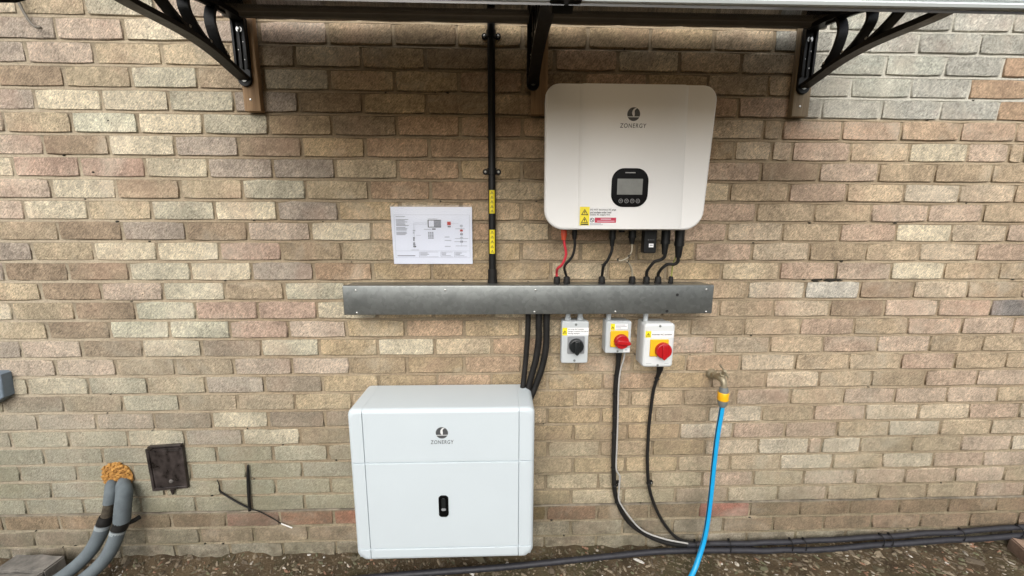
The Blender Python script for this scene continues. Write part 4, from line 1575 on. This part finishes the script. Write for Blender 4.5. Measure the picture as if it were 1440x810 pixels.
t = thing('isolator_switch', (0.443, 0, 0.928), 'small grey isolator box with red knob turned sideways on yellow plate, middle one', 'switch', ISO)
b = MB()
b.prism(rrect(0.402, 0.491, 0.922, 1.048, 0.005, 3), -0.0015, -0.045, 0.0)
b.build('base', 'pvc_grey', t)
b = MB()
b.prism(rrect(0.3955, 0.4915, 0.9280, 1.0525, 0.005, 3), -0.0455, -0.075, 0.0035)
lid = b.build('lid', 'pvc_grey', t)
b = MB()
b.cyl((0.443, -0.0745, 0.9355), (0.443, -0.0762, 0.9355), 0.0042, 12)
b.build('screw', 'fitting_grey', lid)
b = MB()
b.prism(rrect(0.4125, 0.4795, 0.9540, 1.0170, 0.004, 3), -0.0745, -0.0815, 0.0015)
b.build('faceplate', 'yellow_plate', t)
b = MB()
knob_turn(b, 0.4525, 0.9775, 0.0280, -0.0815, -8)
b.build('knob', 'knob_red', t)
b = MB()
b.panel(0.4125, 0.4285, 1.0185, 1.0435, -0.0754, 0)
b.panel(0.4285, 0.4770, 1.0230, 1.0435, -0.0754, 2)
tri(b, 0.4205, 1.0270, 0.0066, -0.0756, 1, 0)
for z, w in ((1.0375, 0.036), (1.0320, 0.042), (1.0265, 0.020)):
    b.panel(0.4315, 0.4315 + w, z, z + 0.0022, -0.0757, 3)
b.build('warning_label', ['label_yellow', 'ink_black', 'label_white', 'ink_grey'], t)
b = MB()
b.panel(0.4640, 0.4895, 0.9325, 0.9480, -0.0754, 0)
b.panel(0.4715, 0.4800, 0.9395, 0.9425, -0.0757, 1)
b.build('sticker', ['label_white', 'ink_grey'], t)
b = MB()
b.cyl((0.413, -0.04, 1.05), (0.413, -0.04, TZ0), 0.0095, 14)
b.build('gland', 'pvc_grey', t)
b = MB()
b.cyl((0.462, -0.035, 0.926), (0.462, -0.033, 0.880), 0.0135, 14, 0, 0.0095)
b.build('gland', 'black_rubber', t)

t = thing('isolator_switch', (0.588, 0, 0.880), 'largest pale isolator box with red knob on yellow plate, rightmost of the three', 'switch', ISO)
b = MB()
b.prism(rrect(0.5420, 0.6440, 0.872, 1.044, 0.006, 3), -0.0015, -0.060, 0.0)
b.build('base', 'pvc_light', t)
b = MB()
b.prism(rrect(0.5320, 0.6480, 0.8795, 1.0500, 0.0125, 4), -0.0605, -0.100, 0.009, 0, 3)
lid = b.build('lid', 'pvc_light', t)
for x, z in ((0.590, 1.040), (0.590, 0.8885)):
    b = MB()
    b.cyl((x, -0.0985, z), (x, -0.1008, z), 0.0045, 12)
    b.build('screw', 'fitting_grey', lid)
b = MB()
b.prism(rrect(0.5560, 0.6250, 0.9240, 0.9895, 0.003, 3), -0.0995, -0.1045, 0.001)
b.build('faceplate', 'yellow_plate', t)
b = MB()
knob_turn(b, 0.6040, 0.9490, 0.0305, -0.1045, -90, 0, 0.005)
b.build('knob', 'knob_red', t)
b = MB()
b.panel(0.5365, 0.5580, 0.9965, 1.0215, -0.1004, 0)
b.panel(0.5580, 0.6430, 0.9965, 1.0215, -0.1004, 2)
tri(b, 0.5473, 1.0055, 0.0088, -0.1006, 1, 0)
b.text('Inverter AC isolator', 0.562, 1.0055, 0.075, 0.006, -0.1008, 1)
b.build('warning_label', ['label_yellow', 'ink_black', 'label_white'], t)
for xa, xb in ((0.545, 0.566), (0.615, 0.632)):
    b = MB()
    b.panel(xa, xb, 0.8945, 0.8962, -0.1004, 0)
    b.build('moulded_mark', 'ink_grey', t)
b = MB()
b.cyl((0.553, -0.05, 1.045), (0.553, -0.05, TZ0), 0.0095, 14)
b.build('gland', 'pvc_grey', t)
b = MB()
b.cyl((0.628, -0.04, 0.876), (0.628, -0.036, 0.845), 0.0155, 14, 0, 0.012)
b.cyl((0.628, -0.036, 0.845), (0.626, -0.030, 0.815), 0.012, 14, 0, 0.0065)
b.build('gland', 'black_rubber', t)

# ------------------------------------------------------------------ battery cabinet
bt = thing('battery_cabinet', (-0.206, 0, 0.186), 'big white battery cabinet low on the wall with seams and black slot switch', 'battery')
BX0, BX1, BZ0, BZ1, BY = -0.530, 0.1175, 0.186, 0.783, -0.220
b = MB()
b.box(BX0 + 0.008, BX1 - 0.008, BY + 0.006, -0.02, BZ0 + 0.012, BZ1 - 0.008, 0.004)
b.build('frame', 'battery_seam', bt)
b = MB()
b.box(-0.35, -0.06, -0.021, -0.002, BZ0 + 0.08, BZ1 - 0.06, 0.002)
b.build('wall_mount', 'heatsink', bt)
G = 0.0011


def shell(x0, x1, z0, z1, left=False, right=False, top=False, bottom=False, name='panel'):
    """Cabinet skin panel: rounded only along outside edges."""
    r = 0.022
    poly = []
    def corner(cx, cz, a0, on, cut=False):
        if not on:
            poly.append((cx, cz))
            return
        sx = 1 if a0 in (-90, 0) else -1
        sz = 1 if a0 in (0, 90) else -1
        rr = 0.030 if cut else r
        if cut:
            p = [(cx, cz + rr * (-sz)), (cx - sx * rr, cz)]
            if a0 == -90:
                poly.extend([(cx - rr, cz), (cx - rr * 0.72, cz + 0.003), (cx - 0.003, cz + rr * 0.72), (cx, cz + rr)])
            else:
                poly.extend([(cx, cz + rr), (cx + 0.003, cz + rr * 0.72), (cx + rr * 0.72, cz + 0.003), (cx + rr, cz)])
            return
        for k in range(6):
            a = R(a0 + 90 * k / 5)
            poly.append((cx - sx * rr + rr * math.cos(a), cz - sz * rr + rr * math.sin(a)))
    corner(x1, z0, -90, right and bottom, True)
    corner(x1, z1, 0, right and top)
    corner(x0, z1, 90, left and top)
    corner(x0, z0, 180, left and bottom, True)
    b = MB()
    n = len(poly)
    e = 0.016
    rings = [[(x, -0.022, z) for x, z in poly]]
    for k in range(6):
        a = k / 5 * math.pi / 2
        ins = e * (1 - math.cos(a))
        yy = BY + e * (1 - math.sin(a))
        ring_ = []
        for x, z in poly:
            if not left and x - x0 < 1e-6:
                x += ins * 0.08
            elif not right and x1 - x < 1e-6:
                x -= ins * 0.08
            if not top and z1 - z < 1e-6:
                z -= ins * 0.16
            elif not bottom and z - z0 < 1e-6:
                z += ins * 0.16
            if left and x < x0 + 0.05:
                x = x + ins * (1 if x - x0 < 0.034 else 0)
            if right and x > x1 - 0.05:
                x = x - ins * (1 if x1 - x < 0.034 else 0)
            if top and z > z1 - 0.034:
                z = z - ins
            if bottom and z < z0 + 0.034:
                z = z + ins
            ring_.append((x, yy, z))
        rings.append(ring_)
    vs_ = [p for r_ in rings for p in r_]
    fs = [(q * n + i, q * n + (i + 1) % n, (q + 1) * n + (i + 1) % n, (q + 1) * n + i) for q in range(len(rings) - 1) for i in range(n)]
    b.add(vs_, fs, 0, True)
    b.add(rings[-1], [tuple(range(n))])
    b.add(rings[0], [tuple(reversed(range(n)))])
    return b.build(name, 'battery_white', bt)


SL, SR, Z1_, Z2_ = -0.4785, 0.0625, 0.581, 0.236
GV = 0.0005
up_panel = shell(SL + GV, SR - GV, Z1_ + G, BZ1, top=True, name='upper_panel')
shell(SL + GV, SR - GV, Z2_ + G, Z1_ - G, name='door_panel')
shell(SL + GV, SR - GV, BZ0, Z2_ - G, bottom=True, name='base_panel')
for (za, zb, tp, bo) in ((Z1_ + G * 0.6, BZ1, True, False), (Z2_ + G * 0.6, Z1_ - G * 0.6, False, False), (BZ0, Z2_ - G * 0.6, False, True)):
    shell(BX0, SL, za, zb, left=True, top=tp, bottom=bo, name='side_panel')
    shell(SR, BX1, za, zb, right=True, top=tp, bottom=bo, name='side_panel')
logo(up_panel, -0.2065, 0.694, 0.0215, -0.2465, -0.1665, 0.6520, 0.6665, BY)
b = MB()
b.prism(rrect(-0.2255, -0.1905, 0.3660, 0.4515, 0.012, 6), BY + 0.002, BY - 0.004, 0.002)
sw = b.build('switch_panel', 'gloss_black', bt)
b = MB()
b.prism(rrect(-0.2145, -0.2005, 0.4020, 0.4430, 0.0065, 5), BY - 0.003, BY - 0.0055, 0.001)
b.build('slider', 'knob_black', sw)
b = MB()
b.prism(rrect(-0.2155, -0.1995, 0.3930, 0.4030, 0.0045, 4), BY - 0.003, BY - 0.0065, 0.001)
b.build('button', 'plate_grey', sw)

# ------------------------------------------------------------------ flexible conduits from trunking to battery
fg = 'black flexible conduits between the trunking and the battery'
cable([(0.103, -0.045, TZ0 + 0.02), (0.103, -0.045, 1.04), (0.1005, -0.042, 0.966), (0.094, -0.042, 0.870), (0.085, -0.05, 0.785), (0.080, -0.055, 0.74)], 0.0105, 'black_rubber', 'flexible_conduit', 'thinner black conduit, leftmost of three dropping onto the battery top', fg, 12, 'conduit')
cable([(0.143, -0.055, TZ0 + 0.02), (0.143, -0.055, 1.04), (0.143, -0.052, 0.965), (0.133, -0.05, 0.890), (0.113, -0.05, 0.810), (0.098, -0.055, 0.74)], 0.0125, 'black_rubber', 'flexible_conduit', 'thick black conduit in the middle of three, bending behind the battery', fg, 12, 'conduit')
cable([(0.173, -0.05, TZ0 + 0.02), (0.173, -0.05, 1.04), (0.173, -0.048, 0.950), (0.160, -0.046, 0.865), (0.138, -0.046, 0.795), (0.120, -0.05, 0.750), (0.100, -0.06, 0.71)], 0.0125, 'black_rubber', 'flexible_conduit', 'outermost black conduit right of the other two above the battery corner', fg, 12, 'conduit')

# ------------------------------------------------------------------ cables from the isolators to the ground
A = [(0.462, -0.033, 0.885), (0.462, -0.028, 0.84), (0.460, -0.022, 0.780), (0.462, -0.020, 0.690), (0.465, -0.020, 0.595), (0.466, -0.020, 0.500), (0.470, -0.020, 0.400), (0.486, -0.020, 0.272), (0.545, -0.021, 0.155), (0.64, -0.024, 0.082), (0.74, -0.030, 0.048), (0.86, -0.034, 0.043)]
ca1 = cable(A, 0.0095, 'black_rubber', 'armoured_cable', 'thick black cable with a grey wire strapped along it, below the middle isolator', None, 12)
for p, ax in (((0.461, -0.024, 0.815), (0, 0, 1)), ((0.4605, -0.022, 0.737), (0, 0, 1)), ((0.464, -0.02, 0.640), (0, 0, 1)), ((0.465, -0.02, 0.566), (0, 0, 1)), ((0.470, -0.02, 0.408), (0, 0, 1)), ((0.492, -0.02, 0.252), (0.4, 0, -1)), ((0.598, -0.0225, 0.112), (1, 0, -0.7))):
    b = MB()
    b.ring(p, ax, 0.0108, 0.0016, 16, 5)
    b.box(p[0] + 0.006, p[0] + 0.013, p[1] - 0.011, p[1] - 0.005, p[2] - 0.003, p[2] + 0.003, 0.001)
    b.build('cable_tie', 'black_plastic', ca1, origin=ca1.location)
b = MB()
b.ring((0.4785, -0.02, 0.331), (0.1, 0, -1), 0.0112, 0.003, 16, 6)
b.box(0.488, 0.502, -0.018, -0.002, 0.325, 0.338, 0.002)
cl = b.build('cable_clip', 'black_plastic', ca1, origin=ca1.location)
b = MB()
b.dome((0.4955, -0.018, 0.3315), (0, -1, 0), 0.0035, 0.0015, 10)
b.build('nail', 'screw_steel', cl, origin=ca1.location)
Wr = [(0.482, -0.045, 0.93), (0.480, -0.040, 0.888), (0.472, -0.034, 0.845), (0.4685, -0.033, 0.785), (0.4705, -0.032, 0.690), (0.473, -0.032, 0.600), (0.4745, -0.032, 0.500), (0.477, -0.032, 0.410), (0.494, -0.030, 0.375), (0.4935, -0.031, 0.320), (0.497, -0.032, 0.262), (0.545, -0.034, 0.186), (0.606, -0.035, 0.120), (0.70, -0.04, 0.082), (0.80, -0.045, 0.062)]
cable(Wr, 0.0034, 'cable_grey', 'earth_wire', 'thin pale grey wire strapped beside the thick black cable', None, 8)
B_ = [(0.626, -0.030, 0.83), (0.623, -0.024, 0.795), (0.616, -0.018, 0.745), (0.612, -0.016, 0.670), (0.609, -0.016, 0.592), (0.610, -0.016, 0.50), (0.613, -0.016, 0.425), (0.630, -0.017, 0.300), (0.682, -0.018, 0.172), (0.755, -0.024, 0.076), (0.83, -0.032, 0.052), (0.90, -0.036, 0.052)]
ca2 = cable(B_, 0.0066, 'black_rubber', 'power_cable', 'thinner black cable curving down from the rightmost isolator to the ground', None, 10)
b = MB()
b.ring((0.6245, -0.0165, 0.331), (0.1, 0, -1), 0.008, 0.0028, 14, 6)
b.box(0.630, 0.643, -0.016, -0.002, 0.325, 0.338, 0.002)
cl = b.build('cable_clip', 'black_plastic', ca2, origin=ca2.location)
b = MB()
b.dome((0.6365, -0.016, 0.3315), (0, -1, 0), 0.0033, 0.0015, 10)
b.build('nail', 'screw_steel', cl, origin=ca2.location)
b = MB()
b.ring((0.624, -0.026, 0.803), (0.2, 0, 1), 0.009, 0.0022, 14, 6)
b.tube([(0.618, -0.034, 0.803), (0.606, -0.038, 0.793)], 0.002, 6, smooth_path=False)
b.build('cable_tie', 'black_plastic', ca2, origin=ca2.location)

# ------------------------------------------------------------------ pipes along the foot of the wall
gp = 'black ducts lying along the foot of the wall'
P1 = [(-0.95, -0.17, 0.018), (-0.7, -0.145, 0.02), (-0.42, -0.125, 0.024), (-0.02, -0.102, 0.024), (0.22, -0.085, 0.027), (0.44, -0.066, 0.028), (0.66, -0.048, 0.028), (0.82, -0.045, 0.027), (0.95, -0.046, 0.026), (1.06, -0.048, 0.025), (1.14, -0.05, 0.022), (1.22, -0.049, 0.024), (1.34, -0.05, 0.021), (1.47, -0.049, 0.025), (1.6, -0.045, 0.032), (1.72, -0.044, 0.036), (1.85, -0.045, 0.044), (1.96, -0.043, 0.049), (2.08, -0.046, 0.053), (2.26, -0.045, 0.064), (2.4, -0.044, 0.066), (2.65, -0.04, 0.066), (2.95, -0.04, 0.066)]
duct1 = cable(P1, 0.0118, 'dusty_black', 'cable_duct', 'long dusty black duct along the wall foot, running left beneath the battery', gp, 12, 'duct')
P2 = [(0.8, -0.034, 0.046), (0.93, -0.032, 0.047), (1.07, -0.031, 0.042), (1.15, -0.032, 0.047), (1.23, -0.032, 0.046), (1.36, -0.03, 0.049), (1.48, -0.031, 0.052), (1.61, -0.029, 0.058), (1.74, -0.03, 0.062), (1.87, -0.028, 0.071), (1.99, -0.03, 0.074), (2.12, -0.029, 0.083), (2.29, -0.028, 0.091), (2.45, -0.028, 0.09), (2.65, -0.026, 0.09), (2.95, -0.026, 0.09)]
duct2 = cable(P2, 0.0110, 'dusty_black', 'cable_duct', 'upper dusty black duct against the bricks, right of the blue hose', gp, 12, 'duct')
for x, y, z in ((0.835, -0.040, 0.036), (0.985, -0.039, 0.036), (1.255, -0.040, 0.035), (1.315, -0.04, 0.035), (1.66, -0.037, 0.047), (1.70, -0.037, 0.048), (2.02, -0.037, 0.064), (2.28, -0.037, 0.077)):
    b = MB()
    ax = Vector((1, 0, 0.06)).normalized()
    pts = []
    for k in range(20):
        a = 2 * math.pi * k / 20
        pts.append((x + 0.004 * math.cos(a), y + 0.021 * math.cos(a) * 0.95 - 0.008 * math.sin(a), z + 0.026 * math.sin(a) + 0.006 * math.cos(a)))
    b.tube(pts + [pts[0]], 0.0017, 6, smooth_path=False)
    b.box(x - 0.004, x + 0.004, y + 0.004, y + 0.011, z + 0.024, z + 0.032, 0.001)
    b.build('cable_tie', 'black_plastic', duct2, origin=duct2.location)

# ------------------------------------------------------------------ tap and hose
tp = thing('outdoor_tap', (0.858, 0, 0.812), 'old brass outdoor tap on the bricks right of the switches', 'tap')
b = MB()
b.tube([(0.858, 0.002, 0.812), (0.858, -0.004, 0.812), (0.857, -0.012, 0.813), (0.856, -0.019, 0.814)], 0.02, 22, radii=[0.0225, 0.0225, 0.019, 0.0125])
b.build('backplate', 'brass', tp)
b = MB()
b.cyl((0.856, -0.016, 0.814), (0.853, -0.048, 0.820), 0.0118, 14)
b.cyl((0.8545, -0.030, 0.817), (0.853, -0.042, 0.819), 0.0155, 6)
b.tube([(0.853, -0.048, 0.820), (0.851, -0.066, 0.826), (0.849, -0.084, 0.829), (0.848, -0.098, 0.824), (0.849, -0.105, 0.808), (0.850, -0.106, 0.790)], 0.011, 16, radii=[0.0115, 0.0150, 0.0155, 0.0130, 0.0108, 0.0108])
b.build('body', 'brass', tp)
b = MB()
b.cyl((0.849, -0.082, 0.832), (0.847, -0.096, 0.850), 0.0125, 6)
b.cyl((0.847, -0.096, 0.850), (0.845, -0.106, 0.862), 0.0055, 12)
b.build('bonnet', 'brass', tp)
b = MB()
b.cyl((0.845, -0.104, 0.860), (0.844, -0.112, 0.868), 0.0072, 14, 0, 0.006)
b.tube([(0.826, -0.106, 0.889), (0.836, -0.108, 0.877), (0.8445, -0.108, 0.8645), (0.853, -0.108, 0.853), (0.862, -0.107, 0.841)], 0.003, 10, radii=[0.0040, 0.0030, 0.0036, 0.0030, 0.0040])
b.build('handle', 'brass', tp)
hs_ = thing('garden_hose', (0.850, -0.106, 0.72), 'bright blue garden hose with yellow and grey connector hanging from the tap', 'hose')
b = MB()
b.tube([(0.850, -0.106, 0.800), (0.850, -0.106, 0.788), (0.850, -0.106, 0.781)], 0.0165, 16, smooth_path=False, radii=[0.0135, 0.0175, 0.0178])
b.build('tap_adaptor', 'fitting_grey', hs_)
b = MB()
b.tube([(0.850, -0.106, 0.781), (0.850, -0.106, 0.778), (0.850, -0.106, 0.765), (0.850, -0.106, 0.752), (0.850, -0.106, 0.748)], 0.0185, 18, smooth_path=False, radii=[0.0188, 0.0205, 0.0192, 0.0205, 0.0186])
b.build('release_collar', 'hose_yellow', hs_)
b = MB()
b.tube([(0.850, -0.106, 0.748), (0.850, -0.106, 0.738), (0.850, -0.106, 0.722)], 0.0165, 18, smooth_path=False, radii=[0.0185, 0.0180, 0.0125])
b.build('hose_nut', 'fitting_grey', hs_)
HP = [(0.850, -0.106, 0.735), (0.849, -0.107, 0.70), (0.842, -0.108, 0.61), (0.838, -0.110, 0.48), (0.837, -0.112, 0.36), (0.833, -0.115, 0.25), (0.822, -0.122, 0.16), (0.800, -0.136, 0.095), (0.768, -0.160, 0.048), (0.722, -0.195, 0.024), (0.65, -0.25, 0.016), (0.52, -0.36, 0.015), (0.36, -0.52, 0.015), (0.25, -0.78, 0.015)]
b = MB()
b.tube(HP, 0.0095, 16, sub=8)
ho = b.build('tube', 'hose_blue', hs_)
b = MB()
b.tube([(x - 0.0086, y - 0.0030, z) for x, y, z in HP[:8]], 0.0022, 6, sub=8, radii=[0.0022] * 6 + [0.0014, 0.0004])
b.build('stripe', 'hose_stripe', ho)

# ------------------------------------------------------------------ left side: junction box, hatch, foam and lagged pipes
b = MB()
b.prism([(-2.00, 0.722), (-1.945, 0.722), (-1.893, 0.756), (-1.888, 0.846), (-1.897, 0.852), (-2.07, 0.852), (-2.07, 0.756)], -0.001, -0.035, 0.004)
single(b, 'junction_box', 'box_grey', (-1.92, 0, 0.741), 'blue-grey plastic box on the wall at the left edge of the photo', 'box')

ht = thing('wall_hatch', (-1.335, -0.001, 0.345), 'small dark brown crooked metal hatch cover on the lower left wall', 'hatch')
HC = [(-1.424, 0.331), (-1.283, 0.343), (-1.281, 0.526), (-1.426, 0.517)]      # bottom left, bottom right, top right, top left
b = MB()
b.prism(HC, -0.001, -0.009, 0.0)
b.build('box', 'hatch_brown', ht)
b = MB()
fr = inset(HC, -0.001)
fi = inset(HC, 0.011)
for k in range(4):
    q = (k + 1) % 4
    b.prism([fr[k], fr[q], fi[q], fi[k]], -0.0085, -0.014, 0.0012)
b.build('frame', 'hatch_brown', ht)
b = MB()
b.prism(inset(HC, 0.0125), -0.0085, -0.0115, 0.0015)
b.build('door', 'hatch_brown', ht)
b = MB()
b.prism([(-1.414, 0.523), (-1.284, 0.531), (-1.285, 0.537), (-1.413, 0.530)], -0.001, -0.016, 0.001)
b.build('drip_edge', 'hatch_brown', ht)
b = MB()
b.dome((-1.345, -0.0115, 0.374), (0, -1, 0), 0.0085, 0.006, 12)
b.build('latch', 'grime_pale', ht)
b = MB()
b.cyl((-1.347, -0.010, 0.336), (-1.347, -0.010, 0.314), 0.008, 10, 0, 0.004)
b.build('drain_spout', 'hatch_brown', ht)

b = MB()
rnd = random.Random(21)
lump(b, (-1.564, 0.0, 0.397), 0.060, 0.012, 0.058, 4, 0, 0.12, 30, 14)
for k in range(150):
    a = rnd.uniform(0, 2 * math.pi)
    q = math.sqrt(rnd.random()) * 0.061
    lump(b, (-1.564 + q * math.cos(a), -0.004 - 0.009 * (1 - (q / 0.062) ** 2), 0.397 + 0.95 * q * math.sin(a)), rnd.uniform(0.003, 0.009), rnd.uniform(0.003, 0.007), rnd.uniform(0.003, 0.007), k, 0, 0.6, 7, 5)
single(b, 'expanding_foam', 'expanding_foam', (-1.562, 0, 0.33), 'orange-brown blob of expanding foam sealing the hole above the grey pipes', 'foam')

lp = 'lagged pipes leaving the wall at lower left'
t = thing('insulated_pipe', (-1.547, -0.02, 0.37), 'left grey lagged pipe with a bare corroded section, below the foam', 'pipe', lp)
b = MB()
b.tube([(-1.590, 0.004, 0.372), (-1.572, -0.022, 0.367), (-1.558, -0.042, 0.347), (-1.562, -0.049, 0.310)], 0.0205, 16, radii=[0.016, 0.0195, 0.0205, 0.0205])
b.build('upper_lagging', 'foam_insulation', t)
b = MB()
b.tube([(-1.560, -0.049, 0.318), (-1.568, -0.051, 0.290), (-1.580, -0.055, 0.250)], 0.0175, 14)
b.build('bare_pipe', 'pipe_corroded', t)
b = MB()
b.tube([(-1.578, -0.054, 0.256), (-1.583, -0.057, 0.240), (-1.588, -0.060, 0.226)], 0.0245, 16, radii=[0.022, 0.0245, 0.0240])
b.build('tape', 'black_rubber', t)
b = MB()
b.tube([(-1.589, -0.060, 0.224), (-1.594, -0.062, 0.211)], 0.0250, 18, 1, smooth_path=False, radii=[0.0243, 0.0246])
b.tube([(-1.592, -0.061, 0.217), (-1.607, -0.068, 0.176), (-1.639, -0.086, 0.117), (-1.690, -0.116, 0.067), (-1.745, -0.160, 0.040), (-1.84, -0.26, 0.026), (-1.97, -0.42, 0.025)], 0.0240, 18)
b.build('lower_lagging', ['foam_insulation', 'foam_edge'], t)
t = thing('insulated_pipe', (-1.50, -0.02, 0.37), 'right grey lagged pipe taped in black at its elbow, below the foam', 'pipe', lp)
b = MB()
b.tube([(-1.545, 0.004, 0.374), (-1.521, -0.026, 0.370), (-1.500, -0.048, 0.350), (-1.503, -0.060, 0.295), (-1.508, -0.068, 0.240)], 0.0255, 18, radii=[0.019, 0.0235, 0.0258, 0.0262, 0.0262])
b.build('upper_lagging', 'foam_insulation', t)
b = MB()
b.tube([(-1.508, -0.068, 0.243), (-1.512, -0.071, 0.228), (-1.517, -0.075, 0.214)], 0.0258, 18)
b.tube([(-1.500, -0.060, 0.226), (-1.491, -0.042, 0.222), (-1.484, -0.022, 0.222)], 0.009, 10)
b.build('tape', 'black_rubber', t)
b = MB()
b.tube([(-1.518, -0.076, 0.211), (-1.522, -0.079, 0.199)], 0.0250, 18, 1, smooth_path=False, radii=[0.0243, 0.0247])
b.tube([(-1.520, -0.078, 0.205), (-1.528, -0.087, 0.172), (-1.550, -0.106, 0.119), (-1.592, -0.136, 0.072), (-1.655, -0.190, 0.038), (-1.75, -0.29, 0.026), (-1.88, -0.44, 0.025)], 0.0240, 18)
b.build('lower_lagging', ['foam_insulation', 'foam_edge'], t)

# cut cable ends on the wall
b = MB()
b.tube([(-1.0345, -0.006, 0.440), (-1.036, -0.008, 0.425), (-1.040, -0.009, 0.37), (-1.045, -0.009, 0.30), (-1.050, -0.008, 0.229)], 0.006, 8, radii=[0.0018, 0.0045, 0.0062, 0.0062, 0.0052])
single(b, 'cut_cable', 'black_rubber', (-1.050, -0.008, 0.229), 'short pointed black cable stub standing upright above the damp course', 'cable')
cw = thing('loose_wire', (-1.05, -0.006, 0.235), 'thin dark wire sprawling across the lower left wall, its cut tip white', 'wire')
b = MB()
b.tube([(-1.168, -0.004, 0.372), (-1.158, -0.010, 0.352), (-1.156, -0.012, 0.327), (-1.130, -0.010, 0.300), (-1.09, -0.009, 0.268), (-1.045, -0.010, 0.240)], 0.0034, 8, radii=[0.0015, 0.0016, 0.0034, 0.0036, 0.0036, 0.0036])
b.tube([(-1.045, -0.010, 0.240), (-1.010, -0.009, 0.226), (-0.968, -0.008, 0.197), (-0.925, -0.010, 0.168)], 0.002, 7)
b.build('strand', 'black_rubber', cw)
b = MB()
b.tube([(-0.925, -0.010, 0.168), (-0.905, -0.012, 0.160), (-0.880, -0.013, 0.149)], 0.0024, 7)
b.build('stripped_tip', 'white_core', cw)
cable([(-1.60, -0.012, 2.24), (-1.590, -0.014, 2.16), (-1.577, -0.016, 2.112), (-1.558, -0.018, 2.072), (-1.540, -0.020, 2.052), (-1.519, -0.022, 2.047)], 0.0042, 'cable_dull', 'loose_cable', 'grey cut cable hanging down the bricks in the top left corner', None, 8)

# ------------------------------------------------------------------ loose masonry
def loose_brick(name, c, sx, sy, sz, rz, mat, label, seed, tilt=0.0):
    rnd_ = random.Random(seed)
    bm = bmesh.new()
    bmesh.ops.create_cube(bm, size=1)
    bmesh.ops.subdivide_edges(bm, edges=bm.edges[:], cuts=3, use_grid_fill=True)
    for w in bm.verts:
        w.co = Vector((w.co.x * sx, w.co.y * sy, w.co.z * sz))
    bmesh.ops.bevel(bm, geom=[e for e in bm.edges if len(e.link_faces) == 2 and e.calc_face_angle(0) > 1], offset=0.005, segments=2, affect='EDGES')
    for w in bm.verts:
        k = noise.noise(w.co * 22 + Vector((seed, 0, 0)))
        w.co += w.co.normalized() * k * 0.006
    M = Matrix.Translation(Vector(c)) @ Matrix.Rotation(rz, 4, 'Z') @ Matrix.Rotation(tilt, 4, 'Y')
    for w in bm.verts:
        w.co = M @ w.co
    b_ = MB()
    b_.take(bm, 0, True)
    ob = single(b_, name, mat, (c[0], c[1], 0), label, 'brick')
    return ob


loose_brick('loose_brick', (-1.892, -0.070, 0.034), 0.205, 0.075, 0.066, R(-3), 'paver', 'grey paving brick lying at the foot of the wall beside the lagged pipes', 2)
loose_brick('loose_brick', (-1.895, -0.156, 0.031), 0.205, 0.090, 0.062, R(2), 'paver', 'grey paving brick in the bottom left corner, in front of another', 6)
loose_brick('loose_brick', (2.300, -0.135, 0.036), 0.20, 0.10, 0.062, R(-24), 'red_brick', 'pinkish loose brick at the right edge on the soil', 9)

# ------------------------------------------------------------------ chips and gravel on the soil
rnd = random.Random(77)
vv, ff, cc = [], [], []
CH = [((0.30, 0.245, 0.17), 3), ((0.20, 0.16, 0.105), 7), ((0.12, 0.092, 0.06), 10), ((0.45, 0.41, 0.34), 1), ((0.11, 0.095, 0.055), 6), ((0.13, 0.13, 0.07), 3), ((0.66, 0.63, 0.57), 0.5), ((0.26, 0.14, 0.085), 2)]
for i in range(9000):
    x = rnd.uniform(-2.3, 2.6)
    y = -0.004 - abs(rnd.gauss(0, 0.22))
    if y < -0.75:
        continue
    s = 0.0022 + 0.0058 * rnd.random() ** 3.0
    if rnd.random() < 0.02:
        s *= rnd.uniform(1.8, 3.2)
    el = rnd.uniform(1.0, 2.8)
    if i < 70:
        s, el = rnd.uniform(0.010, 0.019), rnd.uniform(1.0, 1.5)
    rz = rnd.gauss(R(-35), 0.7)
    c, sn = math.cos(rz), math.sin(rz)
    z = ground_z(x, y)
    col_ = rnd.choices([q[0] for q in CH], [q[1] for q in CH])[0]
    k = rnd.uniform(0.8, 1.2)
    o = len(vv)
    tx_, ty_ = rnd.uniform(-0.5, 0.5), rnd.uniform(-0.5, 0.5)
    for (a, b_, h) in ((1, 0, 0), (0.5, 0.8, 0), (-0.6, 0.7, 0), (-1, -0.1, 0), (-0.4, -0.8, 0), (0.6, -0.7, 0), (0.45, 0.3, 1), (-0.45, 0.25, 1), (0.0, -0.45, 1)):
        a = a * el * s * rnd.uniform(0.8, 1.2)
        b_ = b_ * s * rnd.uniform(0.8, 1.2)
        hh = h * s * 0.75 * rnd.uniform(0.6, 1.2) + (a * tx_ + b_ * ty_) * 0.5 - 0.001
        vv.append((x + a * c - b_ * sn, y + a * sn + b_ * c, z + hh))
    ff += [tuple(o + q for q in f) for f in ((6, 7, 8), (0, 1, 6), (1, 2, 7, 6), (2, 3, 7), (3, 4, 8, 7), (4, 5, 8), (5, 0, 6, 8))]
    cc += [(col_[0] * k, col_[1] * k, col_[2] * k, 1.0)] * 9
me = bpy.data.meshes.new('ground_litter')
me.from_pydata(vv, [], ff)
me.materials.append(MATS['chips'])
ca = me.color_attributes.new('tint', 'FLOAT_COLOR', 'POINT')
ca.data.foreach_set('color', [q for c in cc for q in c])
o = bpy.data.objects.new('ground_litter', me)
o['kind'] = 'stuff'
tag(o, 'bark chips, grit and small stones scattered over the soil', 'gravel')
col.objects.link(o)
